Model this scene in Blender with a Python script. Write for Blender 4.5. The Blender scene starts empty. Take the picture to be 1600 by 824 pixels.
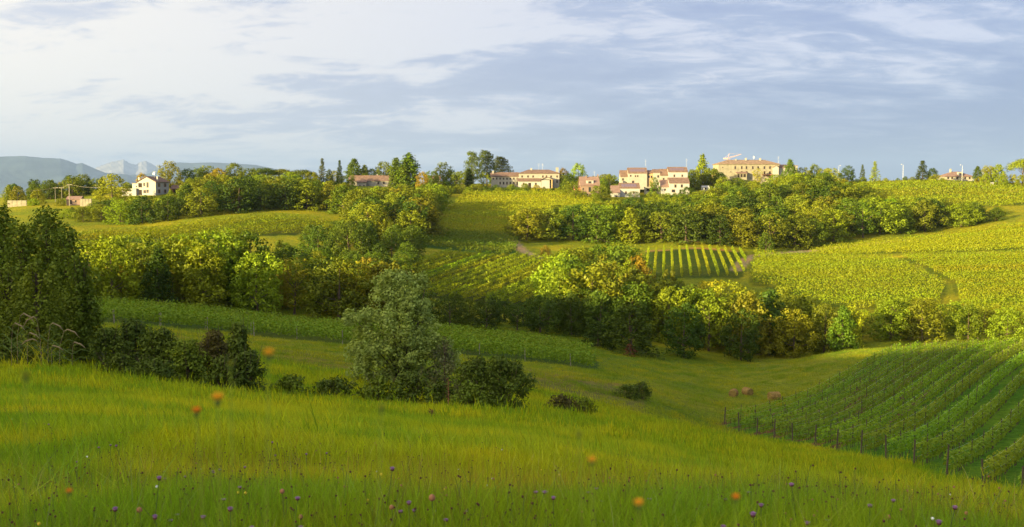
import bpy, math, random
import numpy as np
from mathutils import Vector, Matrix, Euler

rng = np.random.default_rng(7)
random.seed(7)
scene = bpy.context.scene
C = scene.collection
F = 1715.0                       # focal length of the photograph in its own pixels (1600 wide)
TH = math.atan(112.0 / F)        # camera tilt below the horizon
CT, ST = math.cos(TH), math.sin(TH)

# ------------------------------------------------------------------ camera
cam_d = bpy.data.cameras.new('camera')
cam_d.sensor_width = 36.0
cam_d.lens = 36.0 * F / 1600.0
cam_d.clip_start = 0.1
cam_d.clip_end = 90000
cam = bpy.data.objects.new('camera', cam_d)
C.objects.link(cam)
cam.location = (0, 0, 0)
cam.rotation_euler = (math.pi / 2 - TH, 0, 0)
cam_d.dof.use_dof = True
cam_d.dof.focus_distance = 30.0
cam_d.dof.aperture_fstop = 5.6
scene.camera = cam

# ------------------------------------------------------------------ light
SUN_EL = math.radians(10.0)
TRAVEL = Vector((0.80, 0.60, 0)).normalized()     # horizontal direction the light travels
SUN_ROT = math.atan2(-TRAVEL.x, -TRAVEL.y)        # azimuth of the sun, clockwise from +Y
sun_d = bpy.data.lights.new('sun', 'SUN')
sun_d.energy = 5.0
sun_d.angle = math.radians(0.5)
sun_d.color = (1.0, 0.79, 0.36)
sun = bpy.data.objects.new('sun', sun_d)
C.objects.link(sun)
to_sun = Vector((-TRAVEL.x * math.cos(SUN_EL), -TRAVEL.y * math.cos(SUN_EL), math.sin(SUN_EL)))
sun.rotation_euler = to_sun.to_track_quat('Z', 'Y').to_euler()
sun.location = (-200, -150, 120)

w = bpy.data.worlds.new('World')
scene.world = w
w.use_nodes = True
nt = w.node_tree
nt.nodes.clear()
def N(tree, typ, **kw):
    n = tree.nodes.new(typ)
    for k, v in kw.items():
        setattr(n, k, v)
    return n
def L(tree, a, b):
    tree.links.new(a, b)
def mathn(tree, op, a, b=None, c=None, clamp=False):
    n = N(tree, 'ShaderNodeMath', operation=op, use_clamp=clamp)
    for i, v in enumerate((a, b, c)):
        if v is None:
            continue
        if isinstance(v, (int, float)):
            n.inputs[i].default_value = v
        else:
            L(tree, v, n.inputs[i])
    return n.outputs[0]
def mixc(tree, fac, a, b, blend='MIX'):
    n = N(tree, 'ShaderNodeMix', data_type='RGBA', blend_type=blend)
    n.clamp_factor = True
    for sock, v in ((n.inputs[0], fac), (n.inputs[6], a), (n.inputs[7], b)):
        if isinstance(v, (int, float)):
            sock.default_value = v
        elif isinstance(v, tuple):
            sock.default_value = v if len(v) == 4 else (*v, 1)
        else:
            L(tree, v, sock)
    return n.outputs[2]
def ramp(tree, fac, stops, interp='LINEAR'):
    n = N(tree, 'ShaderNodeValToRGB')
    n.color_ramp.interpolation = interp
    e = n.color_ramp.elements
    while len(e) > 1:
        e.remove(e[-1])
    e[0].position = stops[0][0]
    e[0].color = (*stops[0][1], 1) if len(stops[0][1]) == 3 else stops[0][1]
    for p, c in stops[1:]:
        x = e.new(p)
        x.color = (*c, 1)
    L(tree, fac, n.inputs[0])
    return n.outputs[0]
def sstep(tree, v, a, b):
    n = N(tree, 'ShaderNodeMapRange', interpolation_type='SMOOTHSTEP')
    L(tree, v, n.inputs[0])
    n.inputs[1].default_value = a
    n.inputs[2].default_value = b
    return n.outputs[0]

WB = 0.1
sky = N(nt, 'ShaderNodeTexSky', sky_type='NISHITA')
sky.sun_disc = False
sky.sun_elevation = SUN_EL
sky.sun_rotation = SUN_ROT
sky.altitude = 200
sky.air_density = 1.0
sky.dust_density = 1.5
geo = N(nt, 'ShaderNodeTexCoord')
sep = N(nt, 'ShaderNodeSeparateXYZ')
L(nt, geo.outputs['Generated'], sep.inputs[0])
dx, dy, dz = sep.outputs
zc = mathn(nt, 'MAXIMUM', dz, 0.0)
den = mathn(nt, 'ADD', zc, 0.20)
px = mathn(nt, 'DIVIDE', dx, den)
py = mathn(nt, 'DIVIDE', dy, den)
comb = N(nt, 'ShaderNodeCombineXYZ')
L(nt, px, comb.inputs[0]); L(nt, py, comb.inputs[1])
def cloud(scale, rot, sx, sy, detail, rough, dist, off):
    mp = N(nt, 'ShaderNodeMapping')
    mp.inputs['Rotation'].default_value = (0, 0, rot)
    mp.inputs['Scale'].default_value = (sx, sy, 1)
    mp.inputs['Location'].default_value = off
    L(nt, comb.outputs[0], mp.inputs[0])
    n = N(nt, 'ShaderNodeTexNoise')
    n.inputs['Scale'].default_value = scale
    n.inputs['Detail'].default_value = detail
    n.inputs['Roughness'].default_value = rough
    n.inputs['Distortion'].default_value = dist
    L(nt, mp.outputs[0], n.inputs[0])
    return n.outputs[0]
c_big = cloud(0.85, 0.35, 0.8, 1.25, 7, 0.55, 0.5, (3.1, 1.7, 0))
c_str = cloud(2.2, 0.45, 0.75, 1.5, 10, 0.62, 0.7, (0.4, 5.2, 0))
c_fin = cloud(7.0, 0.40, 0.8, 1.35, 8, 0.65, 0.9, (2.4, 1.2, 0))
# warmth: 1 towards the sun side (left), 0 away (right)
az = mathn(nt, 'DIVIDE', dx, mathn(nt, 'ADD', mathn(nt, 'ABSOLUTE', dy), 0.25))
warm = sstep(nt, az, 0.30, -0.42)
horiz = sstep(nt, dz, 0.17, 0.01)
SC = 1.0 / WB
def col(r, g, b, k=1.0):          # display colour (sRGB 0-255) as radiance
    f = lambda v: ((v / 255 + 0.055) / 1.055) ** 2.4 if v > 10 else v / 255 / 12.92
    return (f(r) * k, f(g) * k, f(b) * k, 1)
SKY_PARTS = dict()
clearc = mixc(nt, warm, col(146, 160, 203), col(202, 208, 221))
clearc = mixc(nt, horiz, clearc, mixc(nt, warm, col(112, 134, 186), col(228, 226, 222)))
cloudc = mixc(nt, warm, col(212, 216, 234), col(255, 248, 236))
shadec = mixc(nt, warm, col(164, 177, 211), col(210, 213, 223))
cf = mathn(nt, 'ADD', mathn(nt, 'MULTIPLY', c_big, 0.40), mathn(nt, 'MULTIPLY', c_str, 0.38))
cf = mathn(nt, 'ADD', cf, mathn(nt, 'MULTIPLY', c_fin, 0.22))
cf = mathn(nt, 'ADD', cf, mathn(nt, 'MULTIPLY', warm, 0.085))
cf = mathn(nt, 'SUBTRACT', cf, mathn(nt, 'MULTIPLY', mathn(nt, 'MULTIPLY', horiz, mathn(nt, 'SUBTRACT', 1.0, warm)), 0.10))
mask = sstep(nt, cf, 0.42, 0.51)
body = mixc(nt, sstep(nt, cf, 0.485, 0.56), shadec, cloudc)
vis = mixc(nt, mask, clearc, body)
# the clouds fill most of the sky; the clear sky itself is the Nishita sky
# the cloud veil grows brighter and warmer towards the low sun, which stands outside the frame on the left
EXPO = 2.1
KS = SC * 1.03 / 2 ** EXPO
dp = N(nt, 'ShaderNodeVectorMath', operation='DOT_PRODUCT')
L(nt, geo.outputs['Generated'], dp.inputs[0])
dp.inputs[1].default_value = tuple(to_sun)
glow = mathn(nt, 'POWER', mathn(nt, 'MULTIPLY_ADD', dp.outputs['Value'], 0.5, 0.5, clamp=True), 3.0)
gcol = mixc(nt, glow, (KS * 0.96, KS * 0.96, KS * 1.02, 1), (KS * 2.9, KS * 2.7, KS * 2.3, 1))
skyn = mixc(nt, 1.0, vis, gcol, 'MULTIPLY')
tot = mixc(nt, 0.06, skyn, sky.outputs[0])
bg = N(nt, 'ShaderNodeBackground')
bg.inputs[1].default_value = WB
L(nt, tot, bg.inputs[0])
out = N(nt, 'ShaderNodeOutputWorld')
L(nt, bg.outputs[0], out.inputs[0])

scene.view_settings.view_transform = 'Standard'
scene.view_settings.look = 'None'
scene.view_settings.exposure = EXPO
scene.view_settings.gamma = 1.0
scene.render.engine = 'CYCLES'
scene.cycles.use_denoising = True
scene.cycles.max_bounces = 6
scene.cycles.diffuse_bounces = 2
scene.cycles.transmission_bounces = 3
scene.cycles.volume_bounces = 0

#CORE_BEGIN
# ------------------------------------------------------------------ projection helpers and the lie of the land
def e_of_v(v):
    return ((412 - v) * CT - F * ST) / (F * CT + (412 - v) * ST)
def a_of(u, v):
    return (u - 800) / (F * CT + (412 - v) * ST)
def project(x, y, z):
    cz = y * CT - z * ST
    return 800 + F * x / cz, 412 - F * (y * ST + z * CT) / cz

CTRL = [  # (u, v, forward distance) of points on the ground
 (0,824,6),(400,824,6),(800,824,6),(1200,824,6),(1600,824,6),
 (0,690,13),(400,700,13),(800,722,13),(1200,757,13),(1600,790,13),
 (0,622,28),(400,650,28),(800,680,28),(1200,738,28),(1600,783,28),
 (0,568,62),(200,588,60),(400,612,60),(600,632,60),(830,645,62),(1000,672,62),(1200,706,65),(1600,776,62),
 (1440,726,75),(1300,700,90),(1130,668,110),(1000,650,96),(850,622,92),(600,598,88),(450,580,88),(200,545,90),(0,535,90),
 (1150,618,142),(1250,622,140),(1000,602,128),(850,590,115),(500,562,112),(200,520,115),
 (150,503,140),(500,535,140),(900,575,142),(0,500,140),
 (150,480,182),(500,515,182),(900,550,182),(0,470,180),
 (1100,563,205),(1300,549,195),(1420,545,185),(1600,545,168),(1600,600,120),
 (1420,538,230),(1600,536,225),(1250,560,225),
 (1500,482,270),(1620,480,270),(1350,480,270),(1200,442,300),(1200,403,370),(1400,402,350),(1600,400,345),
 (1600,347,430),(1400,376,405),(1290,390,400),
 (1450,366,435),(1450,330,495),(1450,279,595),(1600,300,560),(1600,286,600),(1330,300,545),(1300,292,570),
 (750,478,235),(750,432,290),(750,397,345),(700,372,390),(780,312,515),(840,300,540),(820,290,565),(700,340,450),
 (1000,310,528),(1060,305,538),(1180,283,592),(1240,284,600),(1000,387,390),(1000,440,300),(1100,387,376),(1100,428,312),(1000,500,245),
 (930,305,530),(650,382,350),(600,405,315),(300,367,340),(450,342,388),(150,374,338),(300,352,380),(300,430,255),(500,440,255),(620,480,225),(0,400,300),(150,430,255),
 (200,356,396),(200,326,440),(230,303,478),(300,300,500),(450,318,450),(450,292,510),(600,293,555),(700,295,545),(620,335,440),(400,284,560),
 (70,322,440),(40,316,480),(110,314,478),(0,328,440),(0,318,520),(0,345,395),
]
for u_ in (0, 200, 400, 600, 800, 1000, 1200, 1400, 1600):
    CTRL.append((u_, 296 + (14 if u_ < 150 else 0), 720))
    CTRL.append((u_, 322, 900))
def _ctrl():
    X, Z = [], []
    for u, v, Y in CTRL:
        x = a_of(u, v) * Y
        r = math.hypot(x, Y); ph = math.atan2(x, Y); e = e_of_v(v) * Y / r
        X.append((ph * 4.0, math.log(r) * 1.5)); Z.append(e)
        if u <= 0 or u >= 1600:
            for s in (0.75, 1.2):
                X.append((math.copysign(s, u - 800) * 4.0, math.log(r) * 1.5)); Z.append(e if s < 1 else e)
    return np.array(X), np.array(Z)
CX, CZ = _ctrl()
def _k(d2):
    return 0.5 * d2 * np.log(np.maximum(d2, 1e-12))
def _fit():
    n = len(CX)
    K = _k(((CX[:, None] - CX[None]) ** 2).sum(-1)) + np.eye(n) * 0.02
    P = np.hstack([np.ones((n, 1)), CX])
    A = np.block([[K, P], [P.T, np.zeros((3, 3))]])
    return np.linalg.solve(A, np.concatenate([CZ, np.zeros(3)]))
CW = _fit()
def _e(ph, lr):
    q = np.stack([ph * 4.0, lr * 1.5], -1)
    res = np.empty(len(q))
    for i in range(0, len(q), 20000):
        b = q[i:i + 20000]
        res[i:i + 20000] = _k(((b[:, None] - CX[None]) ** 2).sum(-1)) @ CW[:-3] + CW[-3] + b @ CW[-2:]
    return res
def smooth(x, a, b):
    t = np.clip((x - a) / (b - a), 0, 1)
    return t * t * (3 - 2 * t)
TX, TY = 0.80, 0.60
RIDGE_T = np.array([-400., 0., 70., 76., 84., 100., 110., 119., 142., 150., 162., 168., 185., 195., 204., 220., 300., 450.])
RIDGE_H = np.array([26., 38., 35.5, 35.3, 37.5, 34., 32.5, 32., 37.5, 35.5, 37.2, 36.5, 33., 29., 28., 29., 14., -10.])  # crest heights fitted to where the valley's shadow edge falls
RS = -190.0
def H(x, y):
    """height of the ground (camera at 0)"""
    x = np.atleast_1d(np.asarray(x, float)); y = np.atleast_1d(np.asarray(y, float))
    r = np.maximum(np.hypot(x, y), 0.3); ph = np.arctan2(x, y)
    phc = np.clip(ph, -1.1, 1.1)
    rr = np.clip(r, 5.0, 900.0)
    z = _e(phc, np.log(rr)) * rr
    near = smooth(r, 4.0, 9.0)
    z = z - 0.24 * (1 - smooth(r, 60, 130))          # the grass stands on this
    z = z * near + (-1.85) * (1 - near)
    far = smooth(r, 700, 1300)
    z = z * (1 - far) + (-55 - 0.001 * r) * far
    # beside and behind the camera: slope, plus unseen hill shaped to shade the valley
    side = smooth(np.abs(ph), 0.56, 0.95)
    s = x * TX + y * TY; t = -x * TY + y * TX
    zb = -1.75 - 6 * smooth(r, 10, 200)
    zb = zb * (1 - far) + (-55 - 0.001 * r) * far
    z = z * (1 - side) + zb * side
    hill = np.interp(t, RIDGE_T, RIDGE_H) 
    z = z + side * np.maximum(hill - zb, 0) * np.exp(-((s - RS) / 60.0) ** 2)
    return z
def h1(x, y):
    return float(H([x], [y])[0])
def at(u, Y, v=None):
    """ground point seen in column u at forward distance Y"""
    x = a_of(u, 400 if v is None else v) * Y
    return x, Y
def height_to(v, x, y, z0):
    return e_of_v(v) * y - z0
#CORE_END
# ------------------------------------------------------------------ materials
def mat(name, color=(0.5, 0.5, 0.5), rough=0.9, noise=0.0, nscale=1.0, bump=0.0, bscale=8.0, spec=0.2, metallic=0.0):
    m = bpy.data.materials.new(name)
    m.use_nodes = True
    t = m.node_tree
    b = t.nodes['Principled BSDF']
    b.inputs['Roughness'].default_value = rough
    b.inputs['Specular IOR Level'].default_value = spec
    b.inputs['Metallic'].default_value = metallic
    tc = N(t, 'ShaderNodeTexCoord')
    if noise:
        n = N(t, 'ShaderNodeTexNoise')
        n.inputs['Scale'].default_value = nscale
        n.inputs['Detail'].default_value = 5
        L(t, tc.outputs['Object'], n.inputs[0])
        lo = tuple(c * (1 - noise) for c in color); hi = tuple(min(1, c * (1 + noise)) for c in color)
        L(t, ramp(t, n.outputs[0], [(0.3, lo), (0.7, hi)]), b.inputs['Base Color'])
    else:
        b.inputs['Base Color'].default_value = (*color, 1)
    if bump:
        n = N(t, 'ShaderNodeTexNoise')
        n.inputs['Scale'].default_value = bscale
        n.inputs['Detail'].default_value = 4
        L(t, tc.outputs['Object'], n.inputs[0])
        bm = N(t, 'ShaderNodeBump')
        bm.inputs['Strength'].default_value = bump
        bm.inputs['Distance'].default_value = 0.05
        L(t, n.outputs[0], bm.inputs['Height'])
        L(t, bm.outputs[0], b.inputs['Normal'])
    return m

def leafmat(name, transl=0.35, objcolor=True, color=(0.1, 0.14, 0.02), vary=0.35, nscale=0.6, hue=(1.16, 1.07, 0.8)):
    """leaf: object colour x patchy variation, diffuse + translucent; 'tint' is a per-leaf random number"""
    m = bpy.data.materials.new(name)
    m.use_nodes = True
    t = m.node_tree
    t.nodes.clear()
    if objcolor:
        oi = N(t, 'ShaderNodeObjectInfo')
        base = oi.outputs['Color']; 
    else:
        rgb = N(t, 'ShaderNodeRGB'); rgb.outputs[0].default_value = (*color, 1)
        base = rgb.outputs[0]
    at_ = N(t, 'ShaderNodeAttribute', attribute_name='tint')
    g = N(t, 'ShaderNodeNewGeometry')
    n = N(t, 'ShaderNodeTexNoise')
    n.inputs['Scale'].default_value = nscale
    n.inputs['Detail'].default_value = 3
    L(t, g.outputs['Position'], n.inputs[0])
    k = mathn(t, 'ADD', mathn(t, 'MULTIPLY', at_.outputs['Fac'], vary * 1.3), 1 - vary * 0.65)
    cr = N(t, 'ShaderNodeCombineXYZ')
    for i in range(3): L(t, k, cr.inputs[i])
    c1 = mixc(t, 1.0, base, cr.outputs[0], 'MULTIPLY')
    c2 = mixc(t, 1.0, c1, (*hue, 1), 'MULTIPLY')
    c3 = mixc(t, sstep(t, n.outputs[0], 0.42, 0.68), c1, c2)
    if name == 'grass_blade':
        n2 = N(t, 'ShaderNodeTexNoise'); n2.inputs['Scale'].default_value = 0.16; n2.inputs['Detail'].default_value = 4; n2.inputs['Distortion'].default_value = 0.8
        L(t, g.outputs['Position'], n2.inputs[0])
        c3 = mixc(t, sstep(t, n2.outputs[0], 0.56, 0.40), c3, mixc(t, 1.0, c3, (0.55, 0.78, 0.9, 1), 'MULTIPLY'))
        n3 = N(t, 'ShaderNodeTexNoise'); n3.inputs['Scale'].default_value = 0.9; n3.inputs['Detail'].default_value = 3
        L(t, g.outputs['Position'], n3.inputs[0])
        c3 = mixc(t, mathn(t, 'MULTIPLY', sstep(t, n3.outputs[0], 0.56, 0.72), 0.35), c3, mixc(t, 1.0, c3, (1.12, 0.80, 0.85, 1), 'MULTIPLY'))
    d = N(t, 'ShaderNodeBsdfDiffuse'); L(t, c3, d.inputs[0])
    tr = N(t, 'ShaderNodeBsdfTranslucent')
    L(t, mixc(t, 1.0, c3, (1.25, 1.15, 0.5, 1), 'MULTIPLY'), tr.inputs[0])
    mx = N(t, 'ShaderNodeMixShader'); mx.inputs[0].default_value = transl
    L(t, d.outputs[0], mx.inputs[1]); L(t, tr.outputs[0], mx.inputs[2])
    gl = N(t, 'ShaderNodeBsdfGlossy'); gl.inputs['Roughness'].default_value = 0.5
    gl.inputs[0].default_value = (0.9, 0.9, 0.9, 1)
    mx2 = N(t, 'ShaderNodeMixShader'); mx2.inputs[0].default_value = 0.01
    L(t, mx.outputs[0], mx2.inputs[1]); L(t, gl.outputs[0], mx2.inputs[2])
    o = N(t, 'ShaderNodeOutputMaterial'); L(t, mx2.outputs[0], o.inputs[0])
    return m

M = dict(
    leaf=leafmat('leaf', transl=0.18),
    vine=leafmat('vine_leaf', transl=0.25, vary=0.34, nscale=0.5),
    grass=leafmat('grass_blade', transl=0.5, vary=0.5, nscale=0.35, hue=(1.35, 1.08, 0.8)),
    bark=mat('bark', (0.09, 0.065, 0.045), noise=0.4, nscale=3, bump=0.6),
    post=mat('weathered_post', (0.09, 0.07, 0.05), noise=0.3, nscale=6),
    palepost=mat('pale_post', (0.26, 0.23, 0.18), noise=0.2, nscale=6),
    wall=mat('cream_plaster', (0.32, 0.305, 0.26), noise=0.10, nscale=0.5, bump=0.2),
    whitewall=mat('white_plaster', (0.36, 0.355, 0.335), noise=0.06, nscale=0.5),
    pinkwall=mat('pink_plaster', (0.25, 0.175, 0.14), noise=0.10, nscale=0.5),
    tanwall=mat('ochre_plaster', (0.42, 0.29, 0.15), noise=0.10, nscale=0.6),
    stonewall=mat('pale_stone', (0.27, 0.245, 0.18), noise=0.22, nscale=0.7, bump=0.5),
    brick=mat('brick_wall', (0.36, 0.16, 0.09), noise=0.2, nscale=1.5),
    roof=mat('terracotta_tile', (0.17, 0.108, 0.08), noise=0.28, nscale=0.9, bump=0.5),
    paleroof=mat('pale_terracotta_tile', (0.24, 0.165, 0.11), noise=0.25, nscale=0.9, bump=0.5),
    pinkroof=mat('pink_terracotta_tile', (0.21, 0.135, 0.11), noise=0.15, nscale=0.9, bump=0.5),
    solar=mat('solar_panel', (0.16, 0.11, 0.13), rough=0.25, spec=0.5),
    glass=mat('window_pane', (0.03, 0.03, 0.035), rough=0.15, spec=0.5),
    frame=mat('window_frame', (0.30, 0.22, 0.15)),
    dark=mat('dark_opening', (0.03, 0.022, 0.018)),  # near-black colour that gives openings and recesses their shade
    metal=mat('pale_metal', (0.65, 0.65, 0.62), rough=0.5, metallic=0.3),
    teal=mat('teal_boards', (0.12, 0.24, 0.22)),
    crane=mat('crane_paint', (0.62, 0.42, 0.32)),
    car=mat('silver_paint', (0.5, 0.52, 0.56), rough=0.3, spec=0.5, metallic=0.4),
    tyre=mat('tyre', (0.02, 0.02, 0.02)),
    hay=mat('hay', (0.24, 0.165, 0.045), noise=0.4, nscale=6, bump=1.0, bscale=14),
    purple=mat('purple_petal', (0.34, 0.17, 0.33), noise=0.2, nscale=80),
    orange=mat('orange_petal', (0.85, 0.27, 0.02), noise=0.1, nscale=60),
    ochre=mat('yellow_orange_petal', (0.88, 0.45, 0.03), noise=0.1, nscale=60),
    yellow=mat('yellow_petal', (0.8, 0.6, 0.05)),
    white=mat('white_petal', (0.8, 0.8, 0.72)),
    seed=mat('brown_seedhead', (0.10, 0.04, 0.025), noise=0.4, nscale=60),
    tan=mat('tan_seedhead', (0.32, 0.15, 0.07), noise=0.3, nscale=60),
    palestem=mat('pale_green_stem', (0.24, 0.32, 0.03)),
    stem=mat('green_stem', (0.10, 0.15, 0.03)),
    reed=mat('dry_reed', (0.26, 0.20, 0.11), noise=0.2, nscale=10),
)

# ------------------------------------------------------------------ object helpers
def link(o, parent=None):
    C.objects.link(o)
    if parent is not None:
        o.parent = parent
    return o
def props(o, label=None, cat=None, group=None, kind=None):
    if label: o['label'] = label
    if cat: o['category'] = cat
    if group: o['group'] = group
    if kind: o['kind'] = kind
    return o
def empty(name, loc=(0, 0, 0), rz=0.0, label=None, cat=None, group=None):
    o = bpy.data.objects.new(name, None)
    o.empty_display_size = 0.3
    o.location = loc; o.rotation_euler = (0, 0, rz)
    link(o)
    return props(o, label, cat, group)
def mesh_np(name, V, Fc, mats, midx=None, tint=None, smooth_=False):
    """V (n,3); Fc (m,3|4) int array or list of faces"""
    me = bpy.data.meshes.new(name)
    V = np.asarray(V, np.float32)
    if isinstance(Fc, np.ndarray):
        k = Fc.shape[1]; nf = len(Fc)
        me.vertices.add(len(V)); me.vertices.foreach_set('co', V.ravel())
        me.loops.add(nf * k); me.loops.foreach_set('vertex_index', Fc.astype(np.int32).ravel())
        me.polygons.add(nf)
        me.polygons.foreach_set('loop_start', np.arange(nf, dtype=np.int32) * k)
        me.polygons.foreach_set('loop_total', np.full(nf, k, np.int32))
    else:
        me.from_pydata([tuple(map(float, v)) for v in V], [], Fc)
    for m in (mats if isinstance(mats, (list, tuple)) else [mats]):
        me.materials.append(m)
    if midx is not None:
        me.polygons.foreach_set('material_index', np.asarray(midx, np.int32))
    if smooth_:
        me.polygons.foreach_set('use_smooth', np.ones(len(me.polygons), bool))
    if tint is not None:
        a = me.attributes.new('tint', 'FLOAT', 'FACE')
        a.data.foreach_set('value', np.asarray(tint, np.float32))
    me.update(); me.validate()
    return me
def obj(name, me, parent=None, color=None, loc=None, rot=None, scale=None):
    o = bpy.data.objects.new(name, me)
    link(o, parent)
    if color is not None: o.color = (*color[:3], 1)
    if loc is not None: o.location = loc
    if rot is not None: o.rotation_euler = rot
    if scale is not None: o.scale = scale if hasattr(scale, '__len__') else (scale,) * 3
    return o
class MB:
    """collects simple solids into one mesh"""
    def __init__(s): s.v = []; s.f = []
    def add(s, vs, fs):
        b = len(s.v); s.v += [tuple(v) for v in vs]; s.f += [tuple(i + b for i in f) for f in fs]; return s
    def box(s, x0, x1, y0, y1, z0, z1):
        return s.add([(x0,y0,z0),(x1,y0,z0),(x1,y1,z0),(x0,y1,z0),(x0,y0,z1),(x1,y0,z1),(x1,y1,z1),(x0,y1,z1)],
                     [(0,3,2,1),(4,5,6,7),(0,1,5,4),(1,2,6,5),(2,3,7,6),(3,0,4,7)])
    def prism(s, pts, y0, y1):          # polygon in x,z extruded along y
        n = len(pts)
        return s.add([(x, y0, z) for x, z in pts] + [(x, y1, z) for x, z in pts],
                     [tuple(range(n)), tuple(range(2 * n - 1, n - 1, -1))] + [(i, i + n, (i + 1) % n + n, (i + 1) % n) for i in range(n)])
    def prismx(s, pts, x0, x1):         # polygon in y,z extruded along x
        n = len(pts)
        return s.add([(x0, y, z) for y, z in pts] + [(x1, y, z) for y, z in pts],
                     [tuple(range(n)), tuple(range(2 * n - 1, n - 1, -1))] + [(i, (i + 1) % n, (i + 1) % n + n, i + n) for i in range(n)])
    def tube(s, pts, rad, k=6):
        rings = []
        n = len(pts)
        for i, p in enumerate(pts):
            p = Vector(p)
            d = (Vector(pts[min(i + 1, n - 1)]) - Vector(pts[max(i - 1, 0)])).normalized()
            a = d.orthogonal().normalized(); b = d.cross(a)
            r = rad[i] if hasattr(rad, '__len__') else rad
            rings.append([p + (a * math.cos(2 * math.pi * j / k) + b * math.sin(2 * math.pi * j / k)) * r for j in range(k)])
        vs = [v for R in rings for v in R]
        fs = [(i * k + j, i * k + (j + 1) % k, (i + 1) * k + (j + 1) % k, (i + 1) * k + j) for i in range(n - 1) for j in range(k)]
        fs += [tuple(range(k - 1, -1, -1)), tuple((n - 1) * k + j for j in range(k))]
        return s.add(vs, fs)
    def lathe(s, prof, k=10, c=(0, 0, 0)):
        vs = [(c[0] + r * math.cos(2 * math.pi * j / k), c[1] + r * math.sin(2 * math.pi * j / k), c[2] + z) for r, z in prof for j in range(k)]
        n = len(prof)
        fs = [(i * k + j, i * k + (j + 1) % k, (i + 1) * k + (j + 1) % k, (i + 1) * k + j) for i in range(n - 1) for j in range(k)]
        fs += [tuple(range(k - 1, -1, -1)), tuple((n - 1) * k + j for j in range(k))]
        return s.add(vs, fs)
    def mesh(s, name, m): return mesh_np(name, s.v, s.f, m)
    def build(s, name, m, parent=None, **kw): return obj(name, s.mesh(name, m), parent, **kw)

# ------------------------------------------------------------------ fields (world polygons from column and distance)
def wpoly(pts): return np.array([at(u, Y) for u, Y in pts])
def inside(P, x, y):
    x = np.asarray(x); y = np.asarray(y); r = np.zeros(x.shape, bool)
    n = len(P)
    for i in range(n):
        x0, y0 = P[i]; x1, y1 = P[(i + 1) % n]
        c = ((y0 > y) != (y1 > y))
        with np.errstate(divide='ignore', invalid='ignore'):
            xx = (x1 - x0) * (y - y0) / (y1 - y0 + 1e-12) + x0
        r ^= c & (x < xx)
    return r
FIELDS = dict(
    near=wpoly([(1120,112),(1205,100),(1340,84),(1440,74),(1550,66),(1620,61),(1760,54),(1800,130),(1740,166),(1600,172),(1395,176)]),
    strip=wpoly([(100,138),(560,142),(938,143),(932,181),(560,180),(100,178)]),
    mid=wpoly([(640,243),(850,236),(873,300),(872,346),(700,338),(615,290)]),
    dark=wpoly([(600,348),(700,348),(806,350),(816,402),(690,402),(640,392)]),
    upper=wpoly([(655,404),(820,404),(930,500),(915,534),(725,534),(700,470)]),
    small=wpoly([(1008,303),(1163,308),(1168,374),(1008,374)]),
    rlow=wpoly([(1170,300),(1330,268),(1470,262),(1482,300),(1390,352),(1330,362),(1175,378)]),
    rlow2=wpoly([(1500,258),(1700,255),(1700,346),(1400,353),(1492,300)]),
    rup=wpoly([(1260,380),(1400,362),(1700,354),(1700,425),(1500,418),(1390,402),(1290,397)]),
    left=wpoly([(110,332),(300,326),(420,340),(548,360),(548,386),(430,392),(330,378),(110,352)]),
    top=wpoly([(1320,500),(1470,492),(1700,490),(1700,560),(1480,582),(1330,585)]),
)
PATHS = [ # world polylines, width
    ([at(860,340), at(838,350), at(818,362), at(800,395)], 2.2),
    ([at(1150,322), at(1163,350), at(1180,368), at(1210,382), at(1300,398), at(1400,405), at(1480,418)], 2.6),
    ([at(1480,592), at(1510,575), at(1560,560), at(1620,545), at(1700,535)], 4.5),
    ([at(1015,375), at(1100,376), at(1170,375)], 1.6),
    ([at(1660,350), at(1480,351), at(1380,355)], 2.6),  # grass band between fields, painted bright as if in sun
]
def pathdist(x, y, pl):
    d = np.full(x.shape, 1e9)
    for (ax, ay), (bx, by) in zip(pl[:-1], pl[1:]):
        t = np.clip(((x - ax) * (bx - ax) + (y - ay) * (by - ay)) / ((bx - ax) ** 2 + (by - ay) ** 2), 0, 1)
        d = np.minimum(d, np.hypot(x - ax - t * (bx - ax), y - ay - t * (by - ay)))
    return d

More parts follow.
